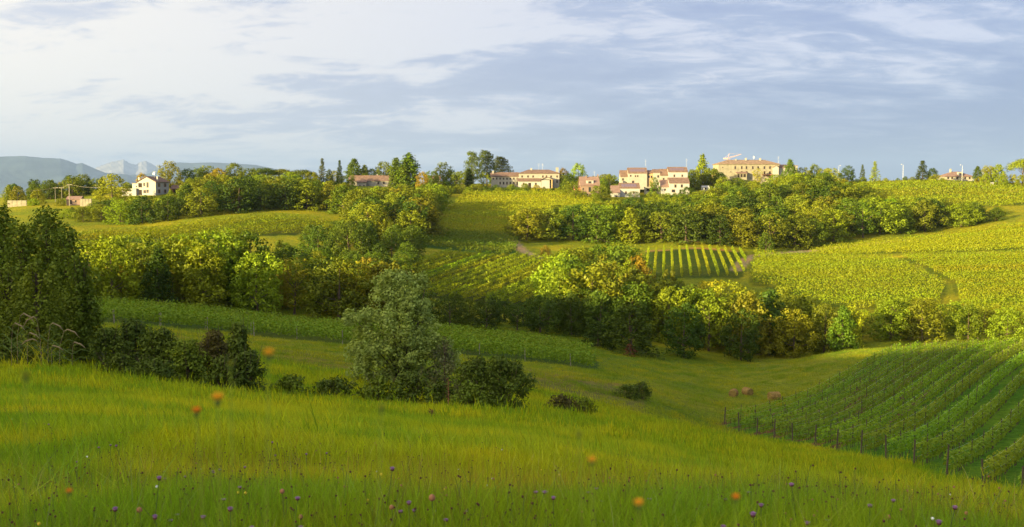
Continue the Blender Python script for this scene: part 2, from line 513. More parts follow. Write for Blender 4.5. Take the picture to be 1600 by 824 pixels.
# ------------------------------------------------------------------ the ground sheet
def build_ground():
    ph = np.radians(np.concatenate([np.arange(-180, -32, 1.5), np.arange(-32, 32, 0.16), np.arange(32, 180, 1.5)]))
    lr = np.concatenate([np.linspace(math.log(0.6), math.log(6), 14)[:-1], np.linspace(math.log(6), math.log(760), 500), np.linspace(math.log(800), math.log(54000), 60)])
    P, R = np.meshgrid(ph, np.exp(lr))
    x = (R * np.sin(P)).ravel(); y = (R * np.cos(P)).ravel()
    z = H(x, y)
    nr, nc = P.shape
    # small lie-of-the-land bumps and tufts in the meadows
    rr = R.ravel()
    z = z + 0.10 * np.sin(x * 0.55 + 1.3 * np.sin(y * 0.31)) * np.sin(y * 0.47) * smooth(rr, 8, 40) * (1 - smooth(rr, 300, 700))
    i = np.arange(nr - 1)[:, None] * nc + np.arange(nc)[None]
    j = np.arange(nr - 1)[:, None] * nc + (np.arange(nc)[None] + 1) % nc
    Fc = np.stack([i, j, j + nc, i + nc], -1).reshape(-1, 4)
    V = np.stack([x, y, z], -1)
    
    # cover colours: what grows there, with some sun and shade put in
    col_ = np.empty((len(V), 4), np.float32)
    X, Y = V[:, 0], V[:, 1]
    u = 800 + F * X / np.maximum(Y, 0.1)
    col_[:] = (0.14, 0.19, 0.012, 1)
    n1 = np.sin(X * 0.13 + 2 * np.sin(Y * 0.05)) * np.sin(Y * 0.11 + 1.7 * np.sin(X * 0.07))
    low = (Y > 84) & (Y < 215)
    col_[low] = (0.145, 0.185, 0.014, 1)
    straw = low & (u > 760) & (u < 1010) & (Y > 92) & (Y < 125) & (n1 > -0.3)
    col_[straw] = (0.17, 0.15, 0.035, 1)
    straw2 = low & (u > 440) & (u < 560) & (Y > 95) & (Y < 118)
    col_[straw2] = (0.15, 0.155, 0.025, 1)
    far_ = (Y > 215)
    col_[far_] = (0.20, 0.21, 0.012, 1)  # open far grass, sunlight put in as a yellower colour
    brow = low & (u > 1180) & (Y > 175)
    col_[brow] = (0.16, 0.19, 0.02, 1)
    for k, c in dict(near=(0.095, 0.20, 0.014), strip=(0.07, 0.11, 0.015), mid=(0.05, 0.06, 0.012), dark=(0.06, 0.11, 0.016), upper=(0.15, 0.155, 0.010),  # dark carries the grove's shadow in its colour, mid its shaded row gaps
                     small=(0.07, 0.10, 0.012), rlow=(0.11, 0.13, 0.010), rlow2=(0.12, 0.14, 0.010), rup=(0.13, 0.15, 0.010), left=(0.07, 0.09, 0.010), top=(0.12, 0.14, 0.010)).items():  # left and right fields darkened too, for shade between rows
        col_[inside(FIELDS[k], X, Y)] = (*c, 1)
    for pl, wd in PATHS:
        d = pathdist(X, Y, pl)
        k = (1 - smooth(d, wd * 0.5, wd * 0.5 + 1.2))[:, None] * (Y > 60)[:, None]
        c = np.array([0.36, 0.26, 0.15, 1.0])
        if pl is PATHS[4][0]: c = np.array([0.34, 0.30, 0.02, 1.0])  # sunlit yellow of the grass band put into its colour
        if pl is PATHS[3][0]: c = np.array([0.34, 0.17, 0.07, 1.0])
        col_[:] = col_ * (1 - k) + c * k
    # ploughed strips between the left rows of the near vineyard
    nx, ny = 0.845, -0.535
    q = X * nx + Y * ny
    soil = inside(FIELDS['near'], X, Y) & (q < -25.5) & (np.abs(((q + 16.5) / 2.7) % 1 - 0.5) < 0.30) & (np.sin(X * 0.4 + q * 3) > -0.55)
    col_[soil] = (0.14, 0.075, 0.04, 1)
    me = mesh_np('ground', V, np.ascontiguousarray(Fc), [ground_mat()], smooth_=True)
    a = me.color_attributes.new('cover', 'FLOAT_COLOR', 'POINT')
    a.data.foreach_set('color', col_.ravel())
    # centre cap
    o = obj('ground', me)
    props(o, 'grassy hills and valley with meadows, fields and dirt tracks', 'terrain', kind='structure')
    return o
def ground_mat():
    m = bpy.data.materials.new('ground_cover')
    m.use_nodes = True
    t = m.node_tree
    b = t.nodes['Principled BSDF']
    b.inputs['Roughness'].default_value = 1.0
    b.inputs['Specular IOR Level'].default_value = 0.05
    at_ = N(t, 'ShaderNodeAttribute', attribute_name='cover')
    g = N(t, 'ShaderNodeNewGeometry')
    def nz(s, d=4, r=0.6):
        n = N(t, 'ShaderNodeTexNoise'); n.inputs['Scale'].default_value = s; n.inputs['Detail'].default_value = d
        n.inputs['Roughness'].default_value = r
        L(t, g.outputs['Position'], n.inputs[0]); return n.outputs[0]
    a1 = nz(0.05); a2 = nz(1.3, 6, 0.7)
    c = mixc(t, sstep(t, a1, 0.4, 0.62), mixc(t, 1.0, at_.outputs['Color'], (0.82, 0.92, 0.9, 1), 'MULTIPLY'), mixc(t, 1.0, at_.outputs['Color'], (1.28, 1.1, 0.9, 1), 'MULTIPLY'))
    c = mixc(t, sstep(t, a2, 0.35, 0.66), mixc(t, 1.0, c, (0.62, 0.68, 0.7, 1), 'MULTIPLY'), mixc(t, 1.0, c, (1.2, 1.15, 1.0, 1), 'MULTIPLY'))
    L(t, c, b.inputs['Base Color'])
    bm = N(t, 'ShaderNodeBump'); bm.inputs['Strength'].default_value = 0.9; bm.inputs['Distance'].default_value = 0.35
    L(t, nz(2.2, 5, 0.7), bm.inputs['Height']); L(t, bm.outputs[0], b.inputs['Normal'])
    return m
build_ground()

# ------------------------------------------------------------------ far mountains
def mountain(name, pts, Y, base, depth, label, seed, color, rough=0.02):
    """ridge through the given (column,row) skyline points at distance Y, real depth behind and in front"""
    r = np.random.default_rng(seed)
    us = np.array([p[0] for p in pts], float); vs = np.array([p[1] for p in pts], float)
    n = 420; m_ = 61
    U = np.linspace(us[0], us[-1], n); Vv = np.interp(U, us, vs)
    top = np.array([e_of_v(v) * Y for v in Vv])
    jit = 0.6 * sum(np.sin(U * f + r.uniform(0, 6)) / f for f in (0.43, 0.77, 1.3, 2.1)) * rough * Y * 0.0025
    X = np.array([a_of(u, 300) * Y for u in U])
    V = []; 
    for j in range(m_):
        q = (j / (m_ - 1)) * 2 - 1                       # -1 front foot, 0 crest, 1 back foot
        f = (1 - abs(q)) ** 0.9
        Xq = X / Y * 60; Yq = q * 4.0
        wx_ = Xq + 1.3 * np.sin(Yq * 1.7 + Xq * 0.4 + seed); wy_ = Yq + 1.1 * np.sin(Xq * 0.9 + seed * 2)
        sp = (np.sin(wx_ * 1.0 + wy_ * 0.6) * 0.5 + np.sin(wx_ * 2.3 - wy_ * 1.9) * 0.3 + np.sin(wx_ * 5.1 + wy_ * 4.3) * 0.16)
        hgt = base + (top - base) * np.clip(f * (1 + 0.13 * sp * (1 - f) ** 0.8), 0, 1.0) + jit * f ** 2 * np.sin(q * 31 + np.arange(n) * 0.21)
        V.append(np.stack([X * (1 + q * depth / Y), np.full(n, Y + q * depth), hgt], -1))
    V = np.concatenate(V)
    i = (np.arange(m_ - 1)[:, None] * n + np.arange(n - 1)[None])
    Fc = np.stack([i, i + 1, i + 1 + n, i + n], -1).reshape(-1, 4)
    mm = mat(name + '_cover', color, noise=0.35, nscale=0.0013, spec=0.0)
    o = obj(name, mesh_np(name, V, Fc, [mm], smooth_=True))
    props(o, label, 'mountain', kind='structure')
mountain('forested_mountain', [(-260,262),(-120,250),(0,245),(40,244),(70,247),(96,248),(110,252),(120,256),(130,255),(150,264),(165,270),(200,273),(240,292),(300,300)], 27000, -120, 4500,
         'long blue forested mountain at far left beneath the pale sky', 3, (0.05, 0.07, 0.06))
mountain('wooded_mountain', [(120,300),(170,274),(200,274),(230,272),(250,264),(262,258),(278,254),(300,255),(330,254),(350,255),(372,256),(400,258),(430,264),(520,280),(620,300)], 29000, -120, 4500,
         'low blue wooded mountain behind the pale farmhouse', 5, (0.05, 0.07, 0.06))
mountain('rocky_peak', [(60,300),(110,280),(140,267),(160,259),(175,253),(186,251),(194,249),(203,255),(212,258),(222,253),(230,252),(238,256),(250,263),(275,275),(330,300)], 41000, -140, 6500,
         'pale rocky mountain peak rising behind the two blue ridges', 8, (0.22, 0.22, 0.23), rough=0.09)
def haze():
    b = MB().box(-55000, 55000, -55000, 56000, -260, 1650)
    m = bpy.data.materials.new('haze'); m.use_nodes = True
    t = m.node_tree; t.nodes.clear()
    v = N(t, 'ShaderNodeVolumePrincipled')
    v.inputs['Color'].default_value = (0.27, 0.40, 0.72, 1)
    v.inputs['Density'].default_value = 3e-5
    v.inputs['Anisotropy'].default_value = 0.0
    o = N(t, 'ShaderNodeOutputMaterial'); L(t, v.outputs[0], o.inputs['Volume'])
    h = b.build('haze', m)
    props(h, 'thin blue air between the valley and the far mountains', 'haze', kind='stuff')
haze()
# ------------------------------------------------------------------ foliage
def leaf_quads(P, Nn, size, seed, aspect=1.5, jitter=0.5):
    """P centres, Nn rough normals -> bent leaf quads"""
    r = np.random.default_rng(seed)
    n = len(P)
    nn = Nn + r.normal(0, jitter, (n, 3)); nn /= np.linalg.norm(nn, axis=1)[:, None] + 1e-9
    a = np.cross(nn, r.normal(0, 1, (n, 3))); a /= np.linalg.norm(a, axis=1)[:, None] + 1e-9
    b = np.cross(nn, a)
    s = (size * r.uniform(0.6, 1.35, n))[:, None]
    A = a * s * 0.5 * aspect; B = b * s * 0.5
    V = np.stack([P - A, P - B * 0.9 + A * 0.1, P + A, P + B * 0.9 + A * 0.1], 1).reshape(-1, 3)
    Fc = np.arange(n * 4).reshape(-1, 4)
    return V, Fc, r.uniform(0, 1, n)
def crown_mesh(name, cl, leaf, per, seed, m=None, fill=0.55):
    """cl: rows (x,y,z, rx,ry,rz) of leaf clumps"""
    r = np.random.default_rng(seed)
    cl = np.asarray(cl, float)
    Ps, Ns = [], []
    T = []
    for c in cl:
        vol = (c[3] * c[4] + c[4] * c[5] + c[3] * c[5]) / 3
        n = max(6, int(per * vol / leaf ** 2))
        d = r.normal(0, 1, (n, 3)); d /= np.linalg.norm(d, axis=1)[:, None]
        rad = fill + (1 - fill) * r.random(n) ** 0.7
        wob = 1 + 0.16 * np.sin(d[:, 0] * 5 + c[0] * 7) + 0.14 * np.sin(d[:, 2] * 6 + c[1] * 5)
        Ps.append(c[:3] + d * c[3:6] * (rad * wob)[:, None]); Ns.append(d + np.array([0, 0, 0.35]))
        T.append(np.full(n, r.uniform(0, 1)))
    P = np.concatenate(Ps); Nn = np.concatenate(Ns); T = np.concatenate(T)
    V, Fc, t = leaf_quads(P, Nn, leaf, seed + 1)
    return mesh_np(name, V, Fc, [m or M['leaf']], tint=0.55 * t + 0.45 * T)
def trunk_mesh(name, h, rad, limbs, seed, lean=0.03, splits=1):
    r = np.random.default_rng(seed)
    b = MB()
    top = Vector((r.normal(0, lean) * h, r.normal(0, lean) * h, h))
    pts = [Vector((0, 0, -0.8)), Vector((0, 0, 0)), top * 0.35 + Vector((r.normal(0, 0.1), r.normal(0, 0.1), 0)), top * 0.7, top]
    b.tube(pts, [rad * 1.35, rad * 1.1, rad * 0.8, rad * 0.45, rad * 0.1], 7)
    for c in limbs:
        c = Vector(c[:3]); 
        z0 = max(0.12 * h, min(c.z * 0.62, h * 0.8)); s = top * (z0 / h)
        mid = s.lerp(c, 0.5) + Vector((0, 0, -0.06 * (c - s).length))
        b.tube([s, mid, c], [rad * 0.42, rad * 0.26, rad * 0.06], 5)
    return b.mesh(name, M['bark'])
def clump_cloud(h, shape, n, seed, base=0.12, rc=0.17, wid=0.42, irregular=0.25, squash=0.8):
    """clump centres on lobes filling a crown of unit shape; returns rows"""
    r = np.random.default_rng(seed)
    rows = []
    lob = r.uniform(0, 6.28, 4)
    for i in range(n):
        t = (i + r.uniform(0, 1)) / n
        z = base + (1 - base) * t
        prof = shape((z - base) / (1 - base))
        a = i * 2.39996 + r.normal(0, 0.35)
        k = r.uniform(0.25, 1) ** 0.5
        lobef = 1 + irregular * (math.sin(2 * a + lob[0]) * 0.6 + math.sin(3 * a + lob[1] + z * 4) * 0.5)
        R = wid * prof * lobef * k * h
        q = rc * h * r.uniform(0.6, 1.25) * (0.55 + 0.45 * prof)
        rows.append((R * math.cos(a), R * math.sin(a), z * h - q * 0.5, q, q, q * squash * r.uniform(0.8, 1.15)))
    return rows
SH = dict(
    round=lambda t: math.sqrt(max(0.0, 1 - (2 * t - 0.85) ** 2 / 1.4)) if t < 0.95 else 0.35,
    tall=lambda t: (0.75 + 0.25 * math.sin(t * 3.1)) * max(0.12, 1 - t ** 3.0 * 0.95),
    cone=lambda t: max(0.04, 1 - t) ** 0.85,
    column=lambda t: (0.55 + 0.45 * min(1, t * 3)) * max(0.05, 1 - t ** 4.5),
    vase=lambda t: (0.45 + 0.75 * t) * max(0.15, 1 - max(0, t - 0.65) ** 2 * 6),
    dome=lambda t: max(0.1, 1 - t ** 2.2) ** 0.6,
)
# species: list of (trunk mesh, crown mesh, crown width ratio) of height 10
PROTO = {}
def proto(kind, variants, **k):
    L_ = []
    for i in range(variants):
        sd = hash((kind, i)) if False else sum(map(ord, kind)) * 13 + i * 101
        h = 10.0
        cl = clump_cloud(h, SH[k['shape']], k.get('n', 60), sd, k.get('base', 0.12), k.get('rc', 0.14), k.get('wid', 0.42), k.get('irr', 0.3), k.get('squash', 0.8))
        cr = crown_mesh('crown', cl, k.get('leaf', 0.30), k.get('per', 5.4), sd + 5, fill=k.get('fill', 0.5))
        big = sorted(cl, key=lambda c: -c[3])[:k.get('limbs', 7)]
        tr = trunk_mesh('trunk', h * k.get('th', 0.82), k.get('tr', 0.22), big, sd + 9)
        L_.append((tr, cr, 2 * k.get('wid', 0.42)))
    PROTO[kind] = L_
proto('broad', 6, shape='round', n=58, wid=0.41, rc=0.125, irr=0.35, base=0.10)
proto('tall', 4, shape='tall', n=74, wid=0.27, rc=0.115, irr=0.35, base=0.08)
proto('locust', 4, shape='vase', n=46, wid=0.33, rc=0.12, irr=0.45, base=0.18, leaf=0.26, per=3.2, squash=0.65)
proto('dense', 3, shape='dome', n=76, wid=0.39, rc=0.115, irr=0.2, base=0.03)
proto('cypress', 3, shape='column', n=70, wid=0.10, rc=0.075, irr=0.15, base=0.03, leaf=0.22, squash=1.6, tr=0.14)
proto('spruce', 2, shape='cone', n=90, wid=0.24, rc=0.09, irr=0.2, base=0.05, leaf=0.22, squash=0.5, tr=0.14)
proto('bush', 4, shape='dome', n=46, wid=0.62, rc=0.24, irr=0.35, base=0.0, leaf=0.42, per=4, tr=0.12, limbs=4)
def plate_tree(kind, sd, flat):
    r = np.random.default_rng(sd); rows = []
    h = 10
    if flat:      # umbrella pine: one wide flat-topped dome on a bare trunk
        for i in range(60):
            a = i * 2.4; k = math.sqrt((i + .5) / 60)
            R = 4.6 * k * (1 + 0.12 * math.sin(3 * a))
            rows.append((R * math.cos(a), R * math.sin(a), 8.6 - 2.4 * k ** 2 + r.normal(0, 0.25), 1.0, 1.0, 0.95))
    else:         # cedar: layered plates
        for lv in range(7):
            zz = 3.0 + lv * 1.05; RR = (3.6, 4.2, 4.0, 4.1, 3.4, 2.9, 1.8)[lv]; off = r.normal(0, 0.5, 2)
            for i in range(16):
                a = i * 2.4 + lv; k = math.sqrt((i + .5) / 16)
                rows.append((RR * k * math.cos(a) + off[0], RR * k * math.sin(a) + off[1], zz + r.normal(0, 0.22) - 0.2 * k, 0.95, 0.95, 0.55))
    cr = crown_mesh('crown', rows, 0.24, 4.2, sd)
    tr = trunk_mesh('trunk', 9.0, 0.28, rows[5::12], sd + 2)
    PROTO.setdefault(kind, []).append((tr, cr, 0.9))
plate_tree('umbrella', 31, True); plate_tree('umbrella', 37, True)
for s_ in (41, 43, 47): plate_tree('cedar', s_, False)

COL = dict(
    dark=(0.050, 0.085, 0.008), mid=(0.085, 0.130, 0.009), green=(0.075, 0.118, 0.009), olive=(0.135, 0.160, 0.009), lime=(0.170, 0.225, 0.010),
    yellow=(0.210, 0.225, 0.010), orange=(0.25, 0.195, 0.014), rust=(0.16, 0.130, 0.014), grey=(0.145, 0.155, 0.065), conifer=(0.055, 0.080, 0.014), cedar=(0.085, 0.110, 0.020))
CWORD = dict(dark='dark green', mid='mid green', green='fresh green', olive='olive green', lime='light green', yellow='yellowish', orange='orange-tinged', rust='rusty brown',
             grey='silvery green', conifer='deep green', cedar='blue-green')
KWORD = dict(broad='broadleaf tree', tall='tall broadleaf tree', locust='feathery tree', dense='dense rounded tree', cypress='columnar cypress', spruce='conical conifer',
             bush='bush', umbrella='umbrella pine', cedar='cedar')
KNAME = dict(broad='broadleaf_tree', tall='tall_broadleaf_tree', locust='feathery_tree', dense='rounded_tree', cypress='cypress_tree', spruce='conifer_tree', bush='bush', umbrella='umbrella_pine', cedar='cedar_tree')
for k_ in COL: COL[k_] = tuple(c * 1.05 for c in COL[k_])
ALLT = []          # all trees, labelled once everything stands
def tree(kind, x, y, h, wscale=1.0, colr='mid', zone='', group='', z=None, label=None, name=None, sink=0.15, jit=True):
    pr = PROTO[kind][int(rng.integers(len(PROTO[kind])))]
    z = h1(x, y) if z is None else z
    t = bpy.data.objects.new(name or KNAME[kind], None)
    t.empty_display_size = 0.3
    C.objects.link(t)
    t.location = (x, y, z - sink)
    t.rotation_euler = (0, 0, float(rng.uniform(0, 6.28)))
    s = h / 10.0
    t.scale = (s * wscale, s * wscale, s)
    tr = obj('trunk', pr[0], t)
    c0 = COL[colr] if isinstance(colr, str) else colr
    j = rng.normal(1, 0.055, 3) if jit else np.ones(3)
    cr = obj('crown', pr[1], t, color=tuple(float(v) for v in np.array(c0) * j * (rng.uniform(0.80, 1.14) if jit else 1)))
    t['category'] = 'bush' if kind == 'bush' else 'tree'
    if group: t['group'] = group
    ALLT.append(dict(o=t, kind=kind, col=colr, h=h, x=x, y=y, z=z, zone=zone, label=label))
    return t
def tree_px(kind, u, vtop, Y, wpx=None, colr='mid', zone='', group='', **k):
    """tree whose top is seen at (u, vtop) when it stands at distance Y; wpx = crown width in the same pixels"""
    x, y = at(u, Y); z = h1(x, y)
    h = max(1.2, height_to(vtop, x, y, z) * 1.0)
    ws = 1.0
    if wpx:
        ws = (wpx * Y / F) / (h * PROTO[kind][0][2])
    return tree(kind, x, y, h, ws, colr, zone, group, **k)
def scatter(poly, spacing, hrange, kinds, cols, zone, group, vlim=None, seed=1, minh=2.6, wr=(0.85, 1.25)):
    r = np.random.default_rng(seed)
    P = wpoly(poly)
    lo = P.min(0); hi = P.max(0)
    pts = []
    tries = int((hi - lo).prod() / spacing ** 2 * 14)
    cand = r.uniform(lo, hi, (tries, 2))
    cand = cand[inside(P, cand[:, 0], cand[:, 1])]
    for c in cand:
        if all((c[0] - p[0]) ** 2 + (c[1] - p[1]) ** 2 > spacing ** 2 for p in pts):
            pts.append(c)
    pts = np.array(pts)
    Z = H(pts[:, 0], pts[:, 1])
    kk = list(kinds); kw = np.array([kinds[q] for q in kk], float); kw /= kw.sum()
    cc = list(cols); cw = np.array([cols[q] for q in cc], float); cw /= cw.sum()
    for (x, y), z in zip(pts, Z):
        h = r.uniform(*hrange)
        u = 800 + F * x / y
        kind = kk[r.choice(len(kk), p=kw)]
        c = cc[r.choice(len(cc), p=cw)]
        if vlim is not None:
            vl = np.interp(u, [q[0] for q in vlim], [q[1] for q in vlim]) + r.uniform(0, 10)
            h = min(h * 1.12, e_of_v(vl) * y - z)
        if h < minh: continue
        if h < 4.2 and kind not in ('bush', 'dense'): kind = 'bush'
        ws = r.uniform(*wr) * (1.0 if h > 7 else 1.15)
        tree(kind, x, y, h, ws, c, zone, group, z=z)

MIX = dict(broad=5, tall=3, locust=2, dense=2)
# belt behind the long vine strip, left
scatter([(135,188),(400,194),(560,198),(640,206),(650,222),(560,232),(400,232),(135,226)], 6.0, (9, 14), MIX, dict(olive=6, lime=5, yellow=.5, mid=5, orange=.15, dark=2),
        'in the belt behind the vine strip', 'trees in the belt behind the long vine strip', vlim=[(130,372),(200,360),(300,360),(350,353),(395,352),(405,398),(520,398),(600,398),(650,408)], seed=3)
scatter([(562,240),(636,243),(640,318),(575,322)], 5.5, (4, 6.5), dict(broad=3, dense=3), dict(dark=2, green=4, mid=3), 'beside the diagonal vines', 'low trees beside the diagonal vine rows', seed=44)
scatter([(400,224),(555,236),(570,300),(470,300),(395,250)], 6.5, (6, 9), dict(broad=4, tall=2, dense=2), dict(dark=1, green=4, mid=5, olive=3), 'in the front of the left grove', 'trees in the front of the left grove',
        vlim=[(380,366),(440,374),(520,384),(600,390)], seed=46)
scatter([(480,302),(570,305),(645,322),(655,352),(560,362),(480,330)], 7.0, (9, 14), dict(broad=4, tall=2, dense=2), dict(dark=2, green=4, mid=4, olive=2),
        'in the grove left of the diagonal vines', 'trees of the grove left of the diagonal vine rows', vlim=[(380,350),(440,346),(520,342),(600,342),(660,352)], seed=4)
scatter([(655,196),(800,200),(945,206),(945,220),(800,216),(655,212)], 4.6, (6.5, 8.8), dict(broad=3, locust=3, dense=2), dict(dark=4, green=4, mid=1),
        'between the vine strip and diagonal vines', 'shaded trees between the vine strip and the diagonal rows', vlim=[(650,452),(750,458),(820,462),(860,450),(950,440)], seed=5)
scatter([(870,222),(1330,214),(1340,234),(1180,246),(1010,262),(1000,296),(905,300),(860,262)], 6.0, (9, 12.5), MIX, dict(lime=5, olive=6, mid=5, orange=.15, yellow=.7, rust=.2, dark=2),
        'in the mid-valley wood', 'trees of the wooded belt in the middle of the valley',
        vlim=[(840,430),(870,392),(900,378),(960,372),(1005,384),(1020,425),(1060,432),(1130,438),(1180,442),(1230,448),(1290,470),(1340,476)], seed=6)
scatter([(1335,232),(1610,224),(1650,244),(1480,252),(1345,248)], 6.0, (8, 10.5), dict(broad=3, locust=3, tall=1, dense=1), dict(lime=5, yellow=3, olive=2),
        'in the clump above the near vineyard', 'sunlit trees above the near vineyard', vlim=[(1335,482),(1400,462),(1470,465),(1540,475),(1600,472),(1650,470)], seed=7)
scatter([(802,392),(1000,394),(1150,388),(1230,392),(1300,412),(1400,432),(1565,446),(1570,468),(1480,478),(1400,474),(1330,500),(1290,560),(1130,556),(1090,516),(960,506),(925,500),(832,416)], 7.6, (9, 13), dict(broad=5, tall=2, dense=4, locust=1), dict(olive=6, mid=5, lime=3, yellow=.4, rust=.1, dark=3),
        'on the slope below the village', 'trees on the wooded slope below the village',
        vlim=[(800,328),(830,322),(880,318),(930,312),(1000,304),(1080,300),(1120,292),(1200,282),(1230,268),(1290,268),(1330,282),(1400,306),(1450,304),(1500,308),(1560,322),(1600,338)], seed=8, wr=(1.15, 1.6), minh=1.5)
scatter([(60,425),(130,396),(330,402),(420,424),(555,420),(560,352),(652,352),(660,420),(705,522),(735,545),(560,550),(520,540),(400,556),(280,520),(262,492),(262,476),(190,462),(60,455)], 7.6, (9, 12.5), dict(broad=5, tall=2, dense=4, locust=1), dict(olive=5, mid=4, lime=4, yellow=.6, dark=3),
        'on the wooded left hill', 'trees on the wooded left hill',
        vlim=[(0,318),(60,330),(130,318),(190,304),(262,304),(270,286),(330,270),(400,268),(490,276),(540,284),(560,291),(610,288),(660,284),(700,282),(730,290)], seed=9, wr=(1.15, 1.6), minh=1.5)
# the far crest of the left hill, behind the farmhouse
scatter([(8,486),(200,500),(330,520),(330,540),(8,520)], 7.0, (8, 13), dict(broad=4, tall=3), dict(olive=3, mid=3, dark=3, lime=1),
        'on the crest behind the pale farmhouse', 'trees on the crest of the left hill', vlim=[(0,300),(15,288),(40,277),(100,274),(120,270),(150,270),(165,276),(215,280),(240,284),(290,275),(330,268)], seed=10)
# garden shrubs along the foot of the village
scatter([(738,532),(765,532),(905,536),(905,549),(738,547)], 2.8, (2.5, 4.5), dict(bush=3, dense=2), dict(olive=3, lime=3, mid=3, dark=2),
        'below the long white farmhouse', 'shrubs below the long white farmhouse', vlim=[(730,284),(790,288),(860,290),(910,290)], seed=11, minh=1.5)
scatter([(925,505),(1100,512),(1235,556),(1225,572),(1115,562),(1090,530),(930,520)], 3.8, (3, 7), dict(bush=2, dense=3, broad=2), dict(olive=3, lime=4, mid=2, yellow=2),
        'in the village gardens', 'garden trees below the village houses', vlim=[(925,299),(960,307),(1000,303),(1045,300),(1075,296),(1100,294),(1125,282),(1180,280),(1240,272)], seed=12, minh=1.0)
scatter([(395,498),(560,530),(740,526),(740,553),(560,554),(395,562)], 4.2, (2.5, 7), dict(dense=3, broad=3, bush=1), dict(olive=4, lime=3, mid=4, dark=1), 'on the crest left of the cedars', 'trees on the crest left of the cedars',
        vlim=[(395,268),(480,272),(530,284),(600,289),(620,285),(700,280),(740,284)], seed=15, minh=1.2)
scatter([(885,546),(1000,560),(1125,566),(1125,590),(885,575)], 5.0, (4, 9), dict(dense=3, broad=3), dict(olive=4, lime=3, mid=4), 'behind the village houses', 'trees behind the village houses',
        vlim=[(885,272),(960,278),(970,270),(1070,270),(1080,262),(1125,262)], seed=16, minh=1.2)
scatter([(480,578),(760,592),(1000,602),(1330,612),(1330,632),(1000,624),(760,612),(480,600)], 5.6, (6, 10), dict(dense=3, broad=4, tall=1), dict(olive=4, lime=3, mid=4, yellow=1), 'beyond the crest', 'trees beyond the crest of the hill',
        vlim=[(480,270),(530,271),(610,268),(680,270),(740,262),(800,268),(880,268),(910,272),(960,270),(1100,262),(1260,264),(1330,268)], seed=18, minh=2)
# scrub along the edge of the top field and the road
scatter([(1325,586),(1400,596),(1480,588),(1480,596),(1400,604),(1325,598)], 4.0, (2, 4), dict(bush=1), dict(olive=2, mid=2, yellow=1), 'along the top field edge', 'bushes along the top field edge', vlim=[(1320,274),(1480,274)], seed=13, minh=1)
scatter([(1520,585),(1610,560),(1640,590),(1530,604)], 6.5, (5, 9), dict(broad=2, dense=2), dict(yellow=2, lime=4, olive=2), 'beside the far right road', 'trees beside the road at the far right',
        vlim=[(1500,268),(1530,266),(1550,256),(1580,252),(1600,256)], seed=14)

